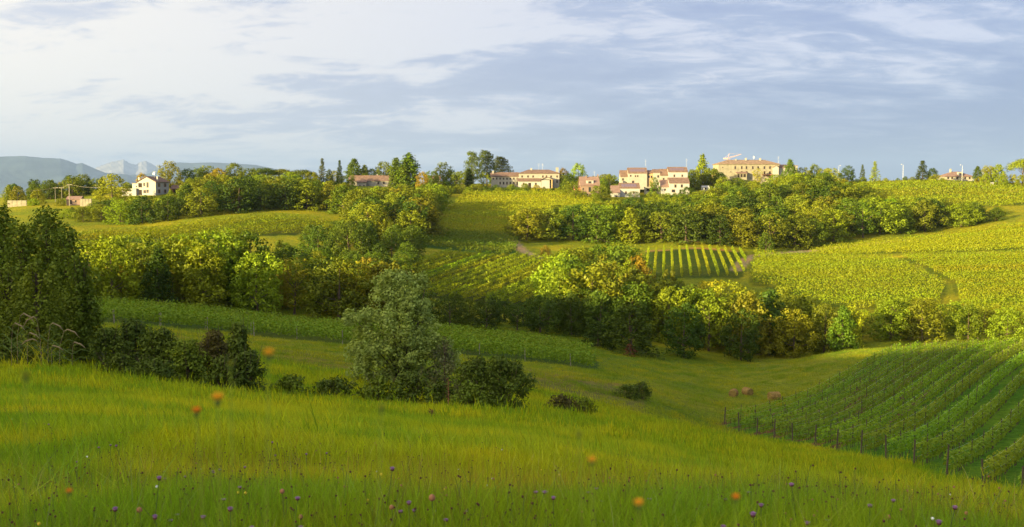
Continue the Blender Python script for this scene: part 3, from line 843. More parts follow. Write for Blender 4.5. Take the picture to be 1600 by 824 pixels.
# single trees that stand out on the skyline: kind, column, top row, distance, crown width, colour, label
SKYL = [
 ('dense',178,271,462,52,'yellow','big rounded yellow-green tree left of the pale farmhouse'),
 ('broad',268,251,498,36,'yellow','golden orange tree standing tall behind the pale farmhouse'),
 ('broad',294,263,504,28,'dark','dark green tree just right of the golden tree by the farmhouse'),
 ('broad',225,270,496,22,'orange','small orange treetop above the farmhouse annex'),
 ('broad',344,262,500,34,'orange','orange-tinged tree at the left end of the crest grove'),
 ('broad',368,254,505,40,'olive','highest olive tree of the crest grove left of the umbrella pines'),
 ('broad',392,262,508,36,'lime','light green tree next to the left umbrella pine'),
 ('umbrella',415,260,520,42,'mid','left umbrella pine with a flat wide top on the crest'),
 ('umbrella',442,262,525,44,'olive','middle umbrella pine with a flat wide top on the crest'),
 ('umbrella',474,263,520,42,'mid','right umbrella pine of the row, nearest the thin spires'),
 ('spruce',505,246,535,18,'conifer','narrow dark conifer spire, first from the left on the crest'),
 ('dense',516,264,540,14,'conifer','short dark conifer tucked against the left dark spire'),
 ('spruce',532,249,540,15,'conifer','thin dark conifer spire, second from the left on the crest'),
 ('tall',555,247,585,30,'mid','tall poplar-like tree behind the low red-roofed farmhouse'),
 ('tall',571,257,585,18,'olive','pointed olive tree behind the left half of the red roof'),
 ('broad',600,252,590,32,'olive','round olive tree behind the right half of the red roof'),
 ('broad',582,263,588,22,'dark','low dark tree behind the middle of the red roof'),
 ('cypress',620,246,535,19,'mid','slim cypress, left one of the big pair by the red-roofed farmhouse'),
 ('cypress',640,239,530,28,'mid','broad cypress, largest of the crest, right of the slim one'),
 ('cypress',634,249,528,13,'mid','small cypress wedged between the slim and the broad cypress'),
 ('broad',660,268,525,24,'orange','orange-tinged tree right of the broad cypress'),
 ('broad',692,253,545,30,'olive','round dark-topped tree between the cypresses and the cedars'),
 ('locust',714,267,540,26,'lime','light yellow-green tree left of the cedars'),
 ('cedar',738,236,565,30,'cedar','left cedar with layered branches beside the long white farmhouse'),
 ('cedar',761,233,575,34,'cedar','middle and tallest cedar behind the long white farmhouse'),
 ('cedar',784,243,585,34,'cedar','right cedar behind the left wing of the long white farmhouse'),
 ('cypress',733,262,548,10,'conifer','small dark cypress at the foot of the left cedar'),
 ('locust',756,268,552,18,'lime','weeping light green tree in front of the cedars'),
 ('broad',903,254,580,28,'lime','bright green round tree between the long farmhouse and the pink-roofed house'),
 ('dense',888,270,560,22,'dark','dark rounded tree at the right end of the long farmhouse'),
 ('broad',880,262,600,18,'rust','brown-green treetop behind the chimney end of the long farmhouse'),
 ('broad',950,272,560,24,'olive','olive tree between the pink-roofed house and the terraces'),
 ('broad',1022,276,533,14,'green','small green tree in front of the terrace houses'),
 ('tall',1096,240,570,24,'lime','tall light green tree between the terraces and the stone villa'),
 ('broad',1110,262,565,30,'olive','olive tree at the left corner of the stone villa'),
 ('broad',1083,264,560,24,'olive','olive tree right of the terrace houses'),
 ('broad',1128,276,555,24,'lime','light tree in front of the left part of the stone villa'),
 ('locust',1182,262,578,18,'yellow','yellow-green tree in front of the middle of the stone villa'),
 ('tall',1232,248,572,22,'mid','dark pine-like tree hiding the right end of the stone villa'),
 ('broad',1210,272,566,30,'lime','light green tree low before the right wing of the stone villa'),
 ('broad',1271,256,585,22,'olive','small round tree on the crest right of the stone villa'),
 ('broad',1296,262,570,30,'lime','light green tree on the crest, second right of the stone villa'),
 ('broad',1322,258,600,22,'dark','dark round tree beyond the left end of the top field'),
 ('spruce',1345,256,600,12,'conifer','small dark conifer beyond the top field'),
 ('spruce',1364,251,600,18,'lime','light green conifer beyond the top field'),
 ('spruce',1438,250,598,26,'conifer','dark conical conifer standing alone above the top field'),
 ('broad',1454,262,598,18,'dark','small dark tree touching the lone conical conifer'),
 ('bush',1460,272,592,24,'yellow','yellowish bush at the end of the road by the lone conifer'),
 ('tall',1524,259,602,16,'dark','dark tree right of the hip-roofed house'),
 ('locust',1538,257,590,14,'yellow','thin-trunked yellow tree beside the road'),
 ('dense',1556,256,585,28,'lime','rounded bright green tree beside the road'),
 ('umbrella',1594,245,585,44,'lime','wide yellow-green treetop at the far right edge of the crest'),
 ('broad',938,287,515,36,'olive','olive tree in front of the gap between the pink-roofed house and the lowest terrace house'),
 ('locust',990,298,510,26,'olive','open-crowned tree in front of the lowest wide house with solar panels'),
 ('broad',1018,299,514,26,'lime','light green tree in front of the flat-roofed garage'),
 ('broad',1036,302,511,22,'lime','small light green tree right of the garage, under the terrace'),
 ('broad',1074,291,516,30,'dark','dark tree at the lower right corner of the terrace houses'),
 ('broad',893,283,522,24,'olive','olive tree left of the pink-roofed house'),
 ('dense',900,296,512,22,'lime','low light green tree below the dark carport'),
 ('dense',884,279,545,22,'mid','green tree against the brick end of the long farmhouse'),
 ('bush',800,287,541,22,'lime','light green bush in front of the long farmhouse, under its wing joint'),
 ('bush',820,286,540,20,'olive','olive bush in front of the lean-to of the long farmhouse'),
 ('bush',838,288,541,18,'yellow','yellowish bush before the gabled porch'),
 ('bush',776,288,540,20,'mid','green bush in front of the left end of the long farmhouse'),
 ('broad',1150,277,572,28,'lime','light green tree hiding the loggia bays of the stone villa'),
 ('broad',1166,281,570,24,'olive','olive tree left of the pale gate hut'),
 ('broad',1250,261,578,30,'lime','rounded light green tree touching the right end of the stone villa'),
 ('broad',1284,263,580,28,'olive','olive rounded tree between the two crest trees right of the villa'),
 ('broad',525,266,548,26,'olive','olive tree right of the second dark spire'),
 ('broad',545,272,550,24,'lime','light tree at the left end of the red-roofed farmhouse'),
 ('broad',705,264,552,28,'mid','green tree between the round dark-topped tree and the cedars'),
 ('broad',676,266,556,24,'mid','green tree against the small red-roofed house'),
 ('broad',312,262,512,34,'mid','green tree filling the crest right of the dark farmhouse tree'),
 ('broad',328,258,514,34,'olive','olive tree on the crest left of the orange-tinged one'),
 ('broad',456,268,505,34,'lime','light green tree below the umbrella pines'),
 ('broad',488,268,510,30,'olive','olive tree below the right umbrella pine'),
 ('dense',30,290,470,26,'olive','pale olive tree above the small white wall at far left'),
 ('dense',62,294,462,24,'yellow','yellow-green tree left of the power poles'),
 ('bush',56,309,452,18,'lime','light round bush on the grass bank at far left'),
 ('bush',96,309,448,18,'olive','round olive bush below the power poles'),
 ('dense',1196,362,384,26,'green','rounded fresh green tree at the corner of the small upright vineyard'),
 ('dense',650,330,405,24,'dark','round dark tree at the left foot of the yellow vineyard'),
 ('broad',822,322,402,46,'olive','big olive tree at the right edge of the yellow vineyard'),
 ('bush',852,382,352,20,'rust','low brown bush beside the short dirt track'),
 ('broad',576,400,214,38,'orange','orange sunlit treetop above the big silvery willow'),
 ('broad',440,410,208,30,'orange','small orange tree in the belt, above the middle of the vine strip'),
 ('broad',190,412,202,34,'orange','orange-tinged tree in the belt near the dark poplars'),
 ('broad',270,420,198,34,'olive','olive tree at the foot of the belt above the vine strip'),
 ('broad',1008,414,262,26,'orange','orange tree at the lower left corner of the small upright vineyard'),
 ('broad',1046,420,250,34,'olive','olive tree just below the small upright vineyard'),
 ('broad',1225,446,232,66,'olive','big olive tree at the right end of the wooded belt'),
 ('locust',1140,436,232,60,'yellow','tall yellow-green feathery tree in the middle of the wooded belt'),
 ('dense',985,474,196,100,'dark','big dark tree at the end of the vine strip'),
 ('dense',935,500,198,50,'dark','smaller dark tree left of the big dark tree at the strip end'),
 ('broad',1070,470,204,70,'dark','dark tree right of the big dark tree at the strip end'),
 ('broad',1160,480,208,60,'dark','dark tree at the foot of the mid-valley wood above the meadow'),
 ('broad',1400,462,238,76,'lime','large sunlit light green tree left in the clump above the near vineyard'),
 ('locust',1470,474,234,50,'lime','feathery sunlit tree in the clump above the near vineyard'),
]
for k_, u_, v_, Y_, w_, c_, l_ in SKYL:
    tree_px(k_, u_, v_, Y_, w_, c_, label=l_)
# ------------------------------------------------------------------ vineyards
POSTM = MB().tube([(0, 0, -0.3), (0, 0, 1.95)], [0.042, 0.038], 6).mesh('post', M['post'])
ENDPOST = MB().tube([(0, 0, -0.3), (0, 0, 2.0)], [0.065, 0.058], 6).mesh('post', M['post'])
PALEPOST = MB().tube([(0, 0, -0.3), (0, 0, 1.75)], [0.06, 0.05], 5).mesh('post', M['palepost'])
def runs(field, d, q, step=0.5):
    """pieces of the line {p.n = q} inside the field; d = row direction"""
    P = FIELDS[field]; n = np.array([d[1], -d[0]])
    s0 = (P @ d).min(); s1 = (P @ d).max()
    s = np.arange(s0, s1, step)
    x = n[0] * q + d[0] * s; y = n[1] * q + d[1] * s
    ok = inside(P, x, y)
    out = []; i = 0
    while i < len(s):
        if ok[i]:
            j = i
            while j + 1 < len(s) and ok[j + 1]: j += 1
            if s[j] - s[i] > 4: out.append((s[i], s[j]))
            i = j + 1
        else: i += 1
    return out, n
def foliage_row(d, n, q, s0, s1, leaf, per_m, h0, h1_, hw, seed, gap=0.0):
    r = np.random.default_rng(seed)
    cnt = int((s1 - s0) * per_m)
    s = r.uniform(s0, s1, cnt)
    # vines of uneven vigour: lumps along the row
    f1 = 0.5 + 0.5 * np.sin(s * 2 * math.pi / 1.15 + r.uniform(0, 6)) 
    f2 = 0.5 + 0.5 * np.sin(s * 0.9 + r.uniform(0, 6)) * np.sin(s * 0.37 + r.uniform(0, 6))
    vig = 0.62 + 0.22 * f1 + 0.28 * f2
    a = r.uniform(0, 2 * math.pi, cnt)
    k = 0.55 + 0.45 * r.random(cnt) ** 0.6
    cx = np.cos(a) * k; cz = np.sin(a) * k
    keep = r.random(cnt) < (1 - gap * (1 - f1))
    w_ = hw * vig * (1 + 0.35 * np.maximum(0, cz))
    off = cx * w_
    hc = (h0 + h1_) / 2; hh = (h1_ - h0) / 2
    zz = hc + cz * hh * (0.75 + 0.35 * vig)
    shoot = r.random(cnt) < 0.04
    zz = np.where(shoot, h1_ + r.uniform(0, 0.35, cnt), zz); off = np.where(shoot, off * 0.4, off)
    x = n[0] * (q + off) + d[0] * s; y = n[1] * (q + off) + d[1] * s
    sg = np.linspace(s0, s1, max(3, int((s1 - s0) / 1.5)))
    zg = H(n[0] * q + d[0] * sg, n[1] * q + d[1] * sg)
    z = np.interp(s, sg, zg) + zz
    P = np.stack([x, y, z], -1)[keep]
    Nn = np.stack([n[0] * cx, n[1] * cx, cz + 0.4], -1)[keep]
    V, Fc, t = leaf_quads(P, Nn, leaf, seed + 1, aspect=1.2)
    return V, Fc, 0.5 * t + 0.5 * vig[keep] - 0.2, (sg, zg)
def vineyard(field, d, spacing, leaf, per_m, colr, label, group, q0=None, h0=0.45, h1_=1.9, hw=0.42, posts=None, endposts=True, order='front', rev=False, seed=0, share=False, gap=0.2, trunks=False, wires=False):
    d = np.array(d, float); d /= np.linalg.norm(d)
    P = FIELDS[field]; n = np.array([d[1], -d[0]])
    qs = P @ n
    q0 = qs.min() + spacing / 2 if q0 is None else q0
    k0 = math.ceil((qs.min() - q0) / spacing); k1 = math.floor((qs.max() - q0) / spacing)
    rows = []
    for k in range(k0, k1 + 1):
        q = q0 + k * spacing
        rr, _ = runs(field, d, q)
        for a, b in rr: rows.append((q, a, b))
    if rev: rows = rows[::-1]
    r = np.random.default_rng(seed + 99)
    for i, (q, a, b) in enumerate(rows):
        V, Fc, tint, (sg, zg) = foliage_row(d, n, q, a + r.uniform(0, 1.0), b - r.uniform(0, 1.5), leaf, per_m, h0, h1_, hw, seed + i * 7, gap)
        base = (n[0] * q + d[0] * a, n[1] * q + d[1] * a, zg[0])
        root = empty('vine_row', base, 0, None, 'vine row', group)
        V = V - np.array(base)
        cj = np.array(colr) * r.normal(1, 0.07, 3)
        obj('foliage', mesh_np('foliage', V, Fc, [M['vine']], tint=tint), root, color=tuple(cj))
        if trunks:
            tb = MB()
            for s in np.arange(a + 0.6, b, 1.15):
                x, y = n * q + d * s; z = np.interp(s, sg, zg)
                tb.tube([(x - base[0], y - base[1], z - 0.1 - base[2]), (x - base[0] + r.normal(0, .05), y - base[1] + r.normal(0, .05), z + 0.75 - base[2])], 0.03, 4)
            t_ = tb.build('stems', M['bark'], root); t_['kind'] = 'stuff'
            wb = MB()
            for hz in (0.75, 1.25, 1.7):
                for s_a, s_b in zip(np.arange(a, b - 5, 5), np.arange(a + 5, b, 5)):
                    p0 = n * q + d * s_a; p1 = n * q + d * s_b
                    wb.tube([(p0[0] - base[0], p0[1] - base[1], np.interp(s_a, sg, zg) + hz - base[2]), (p1[0] - base[0], p1[1] - base[1], np.interp(s_b, sg, zg) + hz - base[2])], 0.004, 3)
            wb.build('wires', M['metal'], root)
        if posts:
            pm, em, stp, lim = posts
            ss = list(np.arange(a, b, stp)) if stp else []
            if not ss and endposts: ss = [a, b]
            if lim is None or i < lim:
                for j, s in enumerate(ss):
                    x, y = n * q + d * s; z = float(np.interp(s, sg, zg))
                    obj('post', em if j == 0 else pm, root, loc=(x - base[0], y - base[1], z - base[2]), rot=(r.normal(0, .03), r.normal(0, .03), 0), scale=(1, 1, r.uniform(0.92, 1.08)))
        root['label'] = label.replace('#', ordw(i)) if '#' in label else label
    return len(rows)
ORD = ['first', 'second', 'third', 'fourth', 'fifth', 'sixth', 'seventh', 'eighth', 'ninth', 'tenth', 'eleventh', 'twelfth', 'thirteenth', 'fourteenth', 'fifteenth', 'sixteenth', 'seventeenth',
       'eighteenth', 'nineteenth', 'twentieth']
def ordw(i):
    if i < 20: return ORD[i]
    t = ['', '', 'twenty', 'thirty', 'forty', 'fifty', 'sixty', 'seventy'][(i + 1) // 10]
    return t + '-' + ORD[i % 10] if (i + 1) % 10 else ['', '', 'twentieth', 'thirtieth', 'fortieth', 'fiftieth', 'sixtieth'][(i + 1) // 10]
cnt = {}
cnt['near'] = vineyard('near', (0.535, 0.845), 2.7, 0.17, 120, (0.175, 0.275, 0.018), 'row of vines with dark posts in the near vineyard, # from its left edge', 'vine rows of the near vineyard',
         q0=-11.1, h0=0.35, h1_=1.6, hw=0.36, posts=(POSTM, ENDPOST, 4.6, None), seed=100, trunks=True, gap=0.6)
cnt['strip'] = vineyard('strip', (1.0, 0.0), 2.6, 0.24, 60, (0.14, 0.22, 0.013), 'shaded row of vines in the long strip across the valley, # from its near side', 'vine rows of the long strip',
         h0=0.5, h1_=2.1, hw=0.65, posts=(PALEPOST, PALEPOST, 6.0, 2), rev=True, seed=300, gap=0.25)
cnt['mid'] = vineyard('mid', (14, 58), 2.7, 0.30, 34, (0.22, 0.27, 0.010), 'diagonal vine row in the middle field, # from the left', 'diagonal vine rows of the middle field',
         h0=0.35, h1_=1.9, hw=0.28, seed=500, gap=0.15)
cnt['dark'] = vineyard('dark', (1, 0.05), 2.7, 0.34, 24, (0.12, 0.17, 0.012), 'level vine row in the tree-shaded field, # counted downhill', 'level vine rows of the shaded field', seed=700, hw=0.45)  # grove shadow also put into the leaf colour of these rows
cnt['upper'] = vineyard('upper', (1, 0.12), 2.9, 0.36, 26, (0.255, 0.29, 0.010), 'vine row on the yellow slope below the long white farmhouse, # counted downhill', 'vine rows of the yellow slope', seed=900, hw=0.5, gap=0.35)
cnt['small'] = vineyard('small', (0.14, 1.0), 2.55, 0.30, 24, (0.24, 0.29, 0.010), 'sunlit upright vine row in the small middle vineyard, # from the left', 'vine rows of the small middle vineyard',
         seed=1100, hw=0.38, gap=0.05)
cnt['rlow'] = vineyard('rlow', (1, 0.06), 2.9, 0.30, 32, (0.20, 0.25, 0.010), 'vine row in the lower right field left of the grassy gully, # counted downhill', 'vine rows left of the grassy gully', seed=1300, hw=0.42, gap=0.55)
cnt['rlow2'] = vineyard('rlow2', (1, 0.02), 2.9, 0.27, 42, (0.21, 0.26, 0.010), 'vine row in the lower right field right of the grassy gully, # counted downhill', 'vine rows right of the grassy gully', seed=1500, hw=0.40, gap=0.4)
cnt['rup'] = vineyard('rup', (1, -0.05), 2.9, 0.31, 32, (0.235, 0.275, 0.010), 'vine row of the bright upper right field, # counted downhill', 'vine rows of the bright upper right field', seed=1700, hw=0.42, gap=0.2)
cnt['left'] = vineyard('left', (12, 40), 4.2, 0.36, 26, (0.20, 0.25, 0.010), 'vine row of the left hillside field, # from the left', 'vine rows of the left hillside field', seed=1900, hw=0.36, h1_=2.0)
cnt['top'] = vineyard('top', (1, -0.06), 3.2, 0.50, 10, (0.19, 0.235, 0.010), 'vine row of the top right field under the skyline, # counted downhill', 'vine rows of the top right field', seed=2100, hw=0.55, gap=0.4)
print('ROWS', cnt)
# ------------------------------------------------------------------ buildings
def house(name, u, v, Y, rz, label, cat='house'):
    x, y = at(u, Y)
    z = e_of_v(v) * y
    return empty(name, (x, y, z), rz, label, cat)
def S(u0, Y): return lambda u, Y=Y, u0=u0: (u - u0) * Y / F
def wallbox(root, x0, x1, y0, y1, z0, z1, m='wall', name='wall'):
    return MB().box(x0, x1, y0, y1, z0, z1).build(name, M[m], root)
def gable_x(root, x0, x1, y0, y1, z, rise, m='roof', over=0.45, asym=0.5, th=0.22):
    """ridge along x: slopes face the viewer and away"""
    ym = y0 + (y1 - y0) * asym
    b = MB()
    A = [(y0 - over, z - over * 0.35), (ym, z + rise), (y1 + over, z - over * 0.35)]
    pts = A + [(p[0], p[1] - th) for p in reversed(A)]
    b.prismx(pts, x0 - over, x1 + over)
    # rounded tile courses running down the slope
    r = b.build('roof', M[m], root)
    g = MB().prismx([(y0, z - 0.003), (y1, z - 0.003), (ym, z + rise - th - 0.02)], x0 + 0.004, x1 - 0.004)
    return r, g
def gable_y(root, x0, x1, y0, y1, z, rise, m='roof', over=0.45, th=0.22, wall='wall'):
    xm = (x0 + x1) / 2
    A = [(x0 - over, z - over * 0.3), (xm, z + rise), (x1 + over, z - over * 0.3)]
    r = MB().prism(A + [(p[0], p[1] - th) for p in reversed(A)], y0 - over, y1 + over).build('roof', M[m], root)
    MB().prism([(x0, z - 0.003), (x1, z - 0.003), (xm, z + rise - th - 0.02)], y0, y1).build('gable', M[wall], root)
    return r
def hip(root, x0, x1, y0, y1, z, rise, m='roof', over=0.5, th=0.2):
    w_ = min((y1 - y0), (x1 - x0)) / 2
    X0, X1, Y0, Y1 = x0 - over, x1 + over, y0 - over, y1 + over
    ym = (Y0 + Y1) / 2; k = (Y1 - Y0) / 2
    if X1 - X0 < 2 * k: k = (X1 - X0) / 2 - 0.05
    vs = [(X0, Y0, z), (X1, Y0, z), (X1, Y1, z), (X0, Y1, z), (X0 + k, ym, z + rise), (X1 - k, ym, z + rise)]
    vs += [(a, b, z - th) for a, b, c in vs[:4]]
    fs = [(0, 1, 5, 4), (1, 2, 5), (2, 3, 4, 5), (3, 0, 4), (0, 6, 7, 1), (1, 7, 8, 2), (2, 8, 9, 3), (3, 9, 6, 0), (9, 8, 7, 6)]
    return MB().add(vs, fs).build('roof', M[m], root)
def ridgecap(roof, x0, x1, y, z):
    MB().tube([(x0, y, z), (x1, y, z)], 0.16, 6).build('ridge_tiles', roof.data.materials[0], roof)
def chimney(roof, x, y, z0, z1, w_=0.5, m='wall'):
    b = MB().box(x - w_ / 2, x + w_ / 2, y - w_ / 2, y + w_ / 2, z0, z1).box(x - w_ / 2 - .12, x + w_ / 2 + .12, y - w_ / 2 - .12, y + w_ / 2 + .12, z1 - 0.25, z1 - 0.1)
    return b.build('chimney', M[m], roof)
WIN = {}
def window(root, x, y, z, w_=0.9, h_=1.3, side='front', shutters=False, kind='window', m='glass'):
    """frame as a raised surround, dark pane set back inside it"""
    key = (round(w_, 2), round(h_, 2), shutters, m)
    if key not in WIN:
        f = MB(); t = 0.10
        f.box(-w_/2 - t, -w_/2, -0.06, 0.02, -t, h_ + t); f.box(w_/2, w_/2 + t, -0.06, 0.02, -t, h_ + t)
        f.box(-w_/2, w_/2, -0.058, 0.02, -t, 0); f.box(-w_/2, w_/2, -0.058, 0.02, h_, h_ + t)
        if shutters:
            f.box(-w_/2 - t - w_ * 0.5, -w_/2 - t - 0.01, -0.09, -0.02, 0, h_); f.box(w_/2 + t + 0.01, w_/2 + t + w_ * 0.5, -0.09, -0.02, 0, h_)
        p = MB().box(-w_/2, w_/2, -0.02, 0.01, 0, h_)
        WIN[key] = (f.mesh('window', M['frame']), p.mesh('pane', M[m]))
    rz = {'front': 0, 'right': math.pi / 2, 'left': -math.pi / 2}[side]
    o = obj(kind, WIN[key][0], root, loc=(x, y, z), rot=(0, 0, rz))
    obj('pane', WIN[key][1], o)
    return o
def opening(root, x0, x1, y, z0, z1, name='doorway'):
    return MB().box(x0, x1, y - 0.03, y + 0.02, z0, z1).build(name, M['dark'], root)  # flat panel on the wall, the recess's shade is its dark colour
def antenna(parent, x, y, z0, z1, dish=False, name='antenna'):
    b = MB().tube([(x, y, z0), (x, y, z1)], 0.035, 5)
    for k in range(3): b.tube([(x - 0.7 + 0.1 * k, y, z1 - 0.3 - 0.35 * k), (x + 0.7 - 0.1 * k, y, z1 - 0.3 - 0.35 * k)], 0.02, 4)
    o = b.build(name, M['metal'], parent)
    if dish: MB().lathe([(0.05, 0), (0.4, 0.1), (0.55, 0.3), (0.5, 0.32)], 10).build('dish', M['metal'], o, loc=(x, y - 0.1, z1 - 1.2), rot=(1.3, 0, 0))
    return o

# pale farmhouse on the left hill
def farmhouse_left():
    Y = 480; s = S(217, Y)
    t = house('farmhouse', 217, 305, Y, math.radians(-14), 'pale two-storey farmhouse with a gable end on the left hill')
    k = Y / F
    W = 32 * k; D = 10.5; Hh = 21 * k
    wallbox(t, 0, W, 0, D, -1.2, Hh, 'whitewall')
    r = gable_y(t, 0, W, 0, D, Hh, 2.3, 'roof', wall='whitewall')
    ridgecap(r, W / 2, W / 2 + 0.01, 0, Hh + 2.3) if False else None
    chimney(r, 0.4, 1.0, Hh, Hh + 1.9, 0.6, 'whitewall'); chimney(r, 1.7, 2.5, Hh, Hh + 1.7, 0.5, 'whitewall'); chimney(r, W - 0.9, 3.0, Hh, Hh + 2.2, 0.6, 'whitewall')
    antenna(r, W * 0.66, 4.0, Hh + 1.2, Hh + 4.6, True)
    # loggia and porch left on the gable front, shade put in as dark panels
    opening(t, 0.5, 2.3, 0, 3.1, 5.2, 'loggia'); MB().box(0.4, 2.4, -0.12, -0.04, 3.1, 3.35).build('railing', M['wall'], t)
    opening(t, 0.6, 2.2, 0, 0.0, 2.3, 'doorway')
    window(t, 3.4, 0, 3.9, 0.8, 1.4); window(t, 5.0, 0, 3.3, 0.9, 2.2, kind='balcony_door'); window(t, 3.6, 0, 0.9, 1.2, 1.2); window(t, 5.0, 0, 1.0, 0.9, 1.3)
    for yy in (2.6, 7.4):
        for zz in (0.9, 3.6): window(t, W, yy, zz, 1.0, 1.5, side='right', shutters=True)
    # annexes stepping down to the left
    wallbox(t, -3.0, -0.01, 0.8, 6, -1.2, 5.1, 'whitewall', 'annex')
    MB().box(-3.2, -0.01, 0.6, 6.2, 5.1, 5.3).build('roof', M['roof'], t)
    window(t, -0.9, 0.8, 3.4, 0.6, 0.6)
    wallbox(t, -7.0, -0.012, -1.0, 0.79, -1.2, 2.7, 'whitewall', 'annex')
    MB().box(-7.2, -0.012, -1.2, 0.79, 2.72, 2.9).build('roof', M['wall'], t)
    for i, xx in enumerate((-6.2, -5.1, -4.1, -3.4)): window(t, xx, -1.0, 1.6, 0.7, 0.8)
    sh = house('tiled_shed', 270, 303, 492, 0, 'low rusty-roofed shed under the trees right of the pale farmhouse', 'shed')
    wallbox(sh, 0, 9.5, 0, 5, -1, 2.4, 'brick'); gable_x(sh, 0, 9.5, 0, 5, 2.4, 1.6, 'roof')
    opening(sh, 1.0, 3.0, 0, 0, 2.0)
farmhouse_left()

# low farmhouse with a long red roof
def farmhouse_red():
    Y = 560; k = Y / F
    t = house('long_farmhouse', 547, 291, Y, math.radians(4), 'low cream farmhouse with a long red tiled roof left of the big cypresses')
    W = 85 * k
    wallbox(t, 0, W, 0, 8, -1.5, 9 * k, 'wall')
    r, g = gable_x(t, 0, W, 0, 8, 9 * k, 2.4, 'roof'); g.build('gable', M['wall'], t)
    ridgecap(r, 0, W, 4, 9 * k + 2.42)
    chimney(r, W * 0.5, 5, 9 * k + 1, 9 * k + 3.2, 0.6)
    for xx in (1.8, 5.0, 14.6, 17.4, 20.2, 24.0): window(t, xx, 0, 1.0, 0.8, 1.2)
    w2 = 14 * k
    wallbox(t, 4.2, 4.2 + w2, -4.2, -0.01, -2.5, 2.0, 'wall', 'wing')
    MB().prismx([(-4.6, 2.0), (-0.02, 3.0), (-0.02, 2.8), (-4.6, 1.8)], 3.8, 4.6 + w2).build('roof', M['roof'], t)
    MB().prismx([(-4.2, 1.99), (-0.02, 2.78), (-0.02, 1.99)], 4.21, 4.19 + w2).build('gable', M['wall'], t)
    for xx in (5.6, 7.6): window(t, xx, -4.2, -0.6, 0.7, 1.0)
    t2 = house('small_farmhouse', 665, 290, 572, 0, 'small red-roofed cream house half hidden behind trees right of the cypresses')
    wallbox(t2, 0, 7.5, 0, 6, -1.5, 3.4, 'wall'); r, g = gable_x(t2, 0, 7.5, 0, 6, 3.4, 1.8, 'roof'); g.build('gable', M['wall'], t2)
    window(t2, 2.0, 0, 1.6, 0.8, 1.2); window(t2, 5.4, 0, 1.6, 0.8, 1.2); chimney(r, 6.0, 3.5, 4.0, 6.0)
farmhouse_red()

# long white farmhouse
def farmhouse_long():
    Y = 562; k = Y / F
    t = house('long_white_farmhouse', 768, 291, Y, math.radians(2), 'long cream two-storey farmhouse with tiled roofs and a gabled porch, beside the cedars')
    WL = 43 * k; HL = 16 * k
    wallbox(t, 0, WL, 0.6, 9, -2, HL, 'wall', 'left_wing')
    r, g = gable_x(t, 0, WL - 0.1, 0.6, 9, HL, 1.7, 'roof', over=0.5); g.build('gable', M['wall'], t)
    ridgecap(r, 0, WL, 4.8, HL + 1.72); chimney(r, 0.9, 4, HL + 0.5, HL + 2.6, 0.9)
    for i, xx in enumerate(np.linspace(1.0, 13.2, 8)):
        window(t, xx, 0.6, HL - 1.9, 0.65, 0.9)
        if i > 1: window(t, xx, 0.6, HL - 4.4, 0.7, 1.3)
    X0, X1 = WL, 106 * k; HR = 19.5 * k
    wallbox(t, X0, X1, 0, 10, -2, HR, 'wall', 'main_block')
    wallbox(t, X1 + 0.003, X1 + 0.22, 0.3, 9.7, -2, HR - 0.05, 'brick', 'side_wall')
    r = hip(t, X0, X1, 0, 10, HR + 0.2, 1.9, 'roof')
    chimney(r, X0 + 6.5, 4.5, HR + 1.2, HR + 2.9, 0.8, 'whitewall'); chimney(r, X1 - 0.9, 3.0, HR + 0.2, HR + 3.2, 1.3, 'wall')
    antenna(r, X0 + 10.4, 5, HR + 1.6, HR + 5.4); antenna(r, X0 + 12.4, 5, HR + 1.6, HR + 5.2)
    for xx in (1.6, 4.6, 7.2, 12.2, 14.0, 16.4, 19.5): window(t, X0 + xx, 0, HR - 2.0, 0.7, 1.0)
    window(t, X0 + 19.5, 0, HR - 4.7, 0.8, 1.4)
    # lean-to with its own roof and the gabled porch
    wallbox(t, X0 - 0.5, X0 + 11.0, -3.2, -0.01, -2, 2.7, 'whitewall', 'lean_to')
    MB().prismx([(-3.7, 2.6), (-0.02, 4.0), (-0.02, 3.8), (-3.7, 2.4)], X0 - 1.0, X0 + 11.2).build('roof', M['roof'], t)
    MB().prismx([(-3.2, 2.69), (-0.03, 3.78), (-0.03, 2.69)], X0 - 0.49, X0 + 10.99).build('gable', M['whitewall'], t)
    p = wallbox(t, X0 + 11.2, X0 + 15.4, -4.5, -0.012, -2, 3.0, 'whitewall', 'porch')
    gable_y(t, X0 + 11.0, X0 + 17.0, -4.6, -0.03, 3.3, 1.5, 'roof', wall='wall')
    MB().box(X0 + 16.2, X0 + 16.8, -4.5, -3.9, -2.5, 3.3).build('pillar', M['tanwall'], t)
    for xx in (2.2, 8.4): window(t, X0 + xx, -3.2, 0.3, 0.8, 1.3)
    opening(t, X0 + 4.6, X0 + 6.0, -3.2, -0.8, 1.6)
    # parked car in front of the left wing
    c = empty('parked_car', (*at(763, 534), 0), 0.2, 'silver car parked beside the hedge at the left end of the long farmhouse', 'car')
    c.location.z = h1(c.location.x, c.location.y)
    MB().prism([(-2.1, .35), (2.1, .35), (2.1, .8), (1.5, .95), (0.9, 1.42), (-1.1, 1.45), (-1.9, .95), (-2.1, .8)], -0.85, 0.85).build('body', M['car'], c)
    MB().prism([(1.3, .95), (.85, 1.36), (-1.0, 1.38), (-1.6, .97)], -0.87, 0.87).build('window', M['glass'], c)
    for wx in (-1.3, 1.3):
        for wy in (-0.8, 0.8):
            MB().tube([(wx, wy - 0.1, .33), (wx, wy + 0.1, .33)], 0.33, 10).build('wheel', M['tyre'], c)
farmhouse_long()

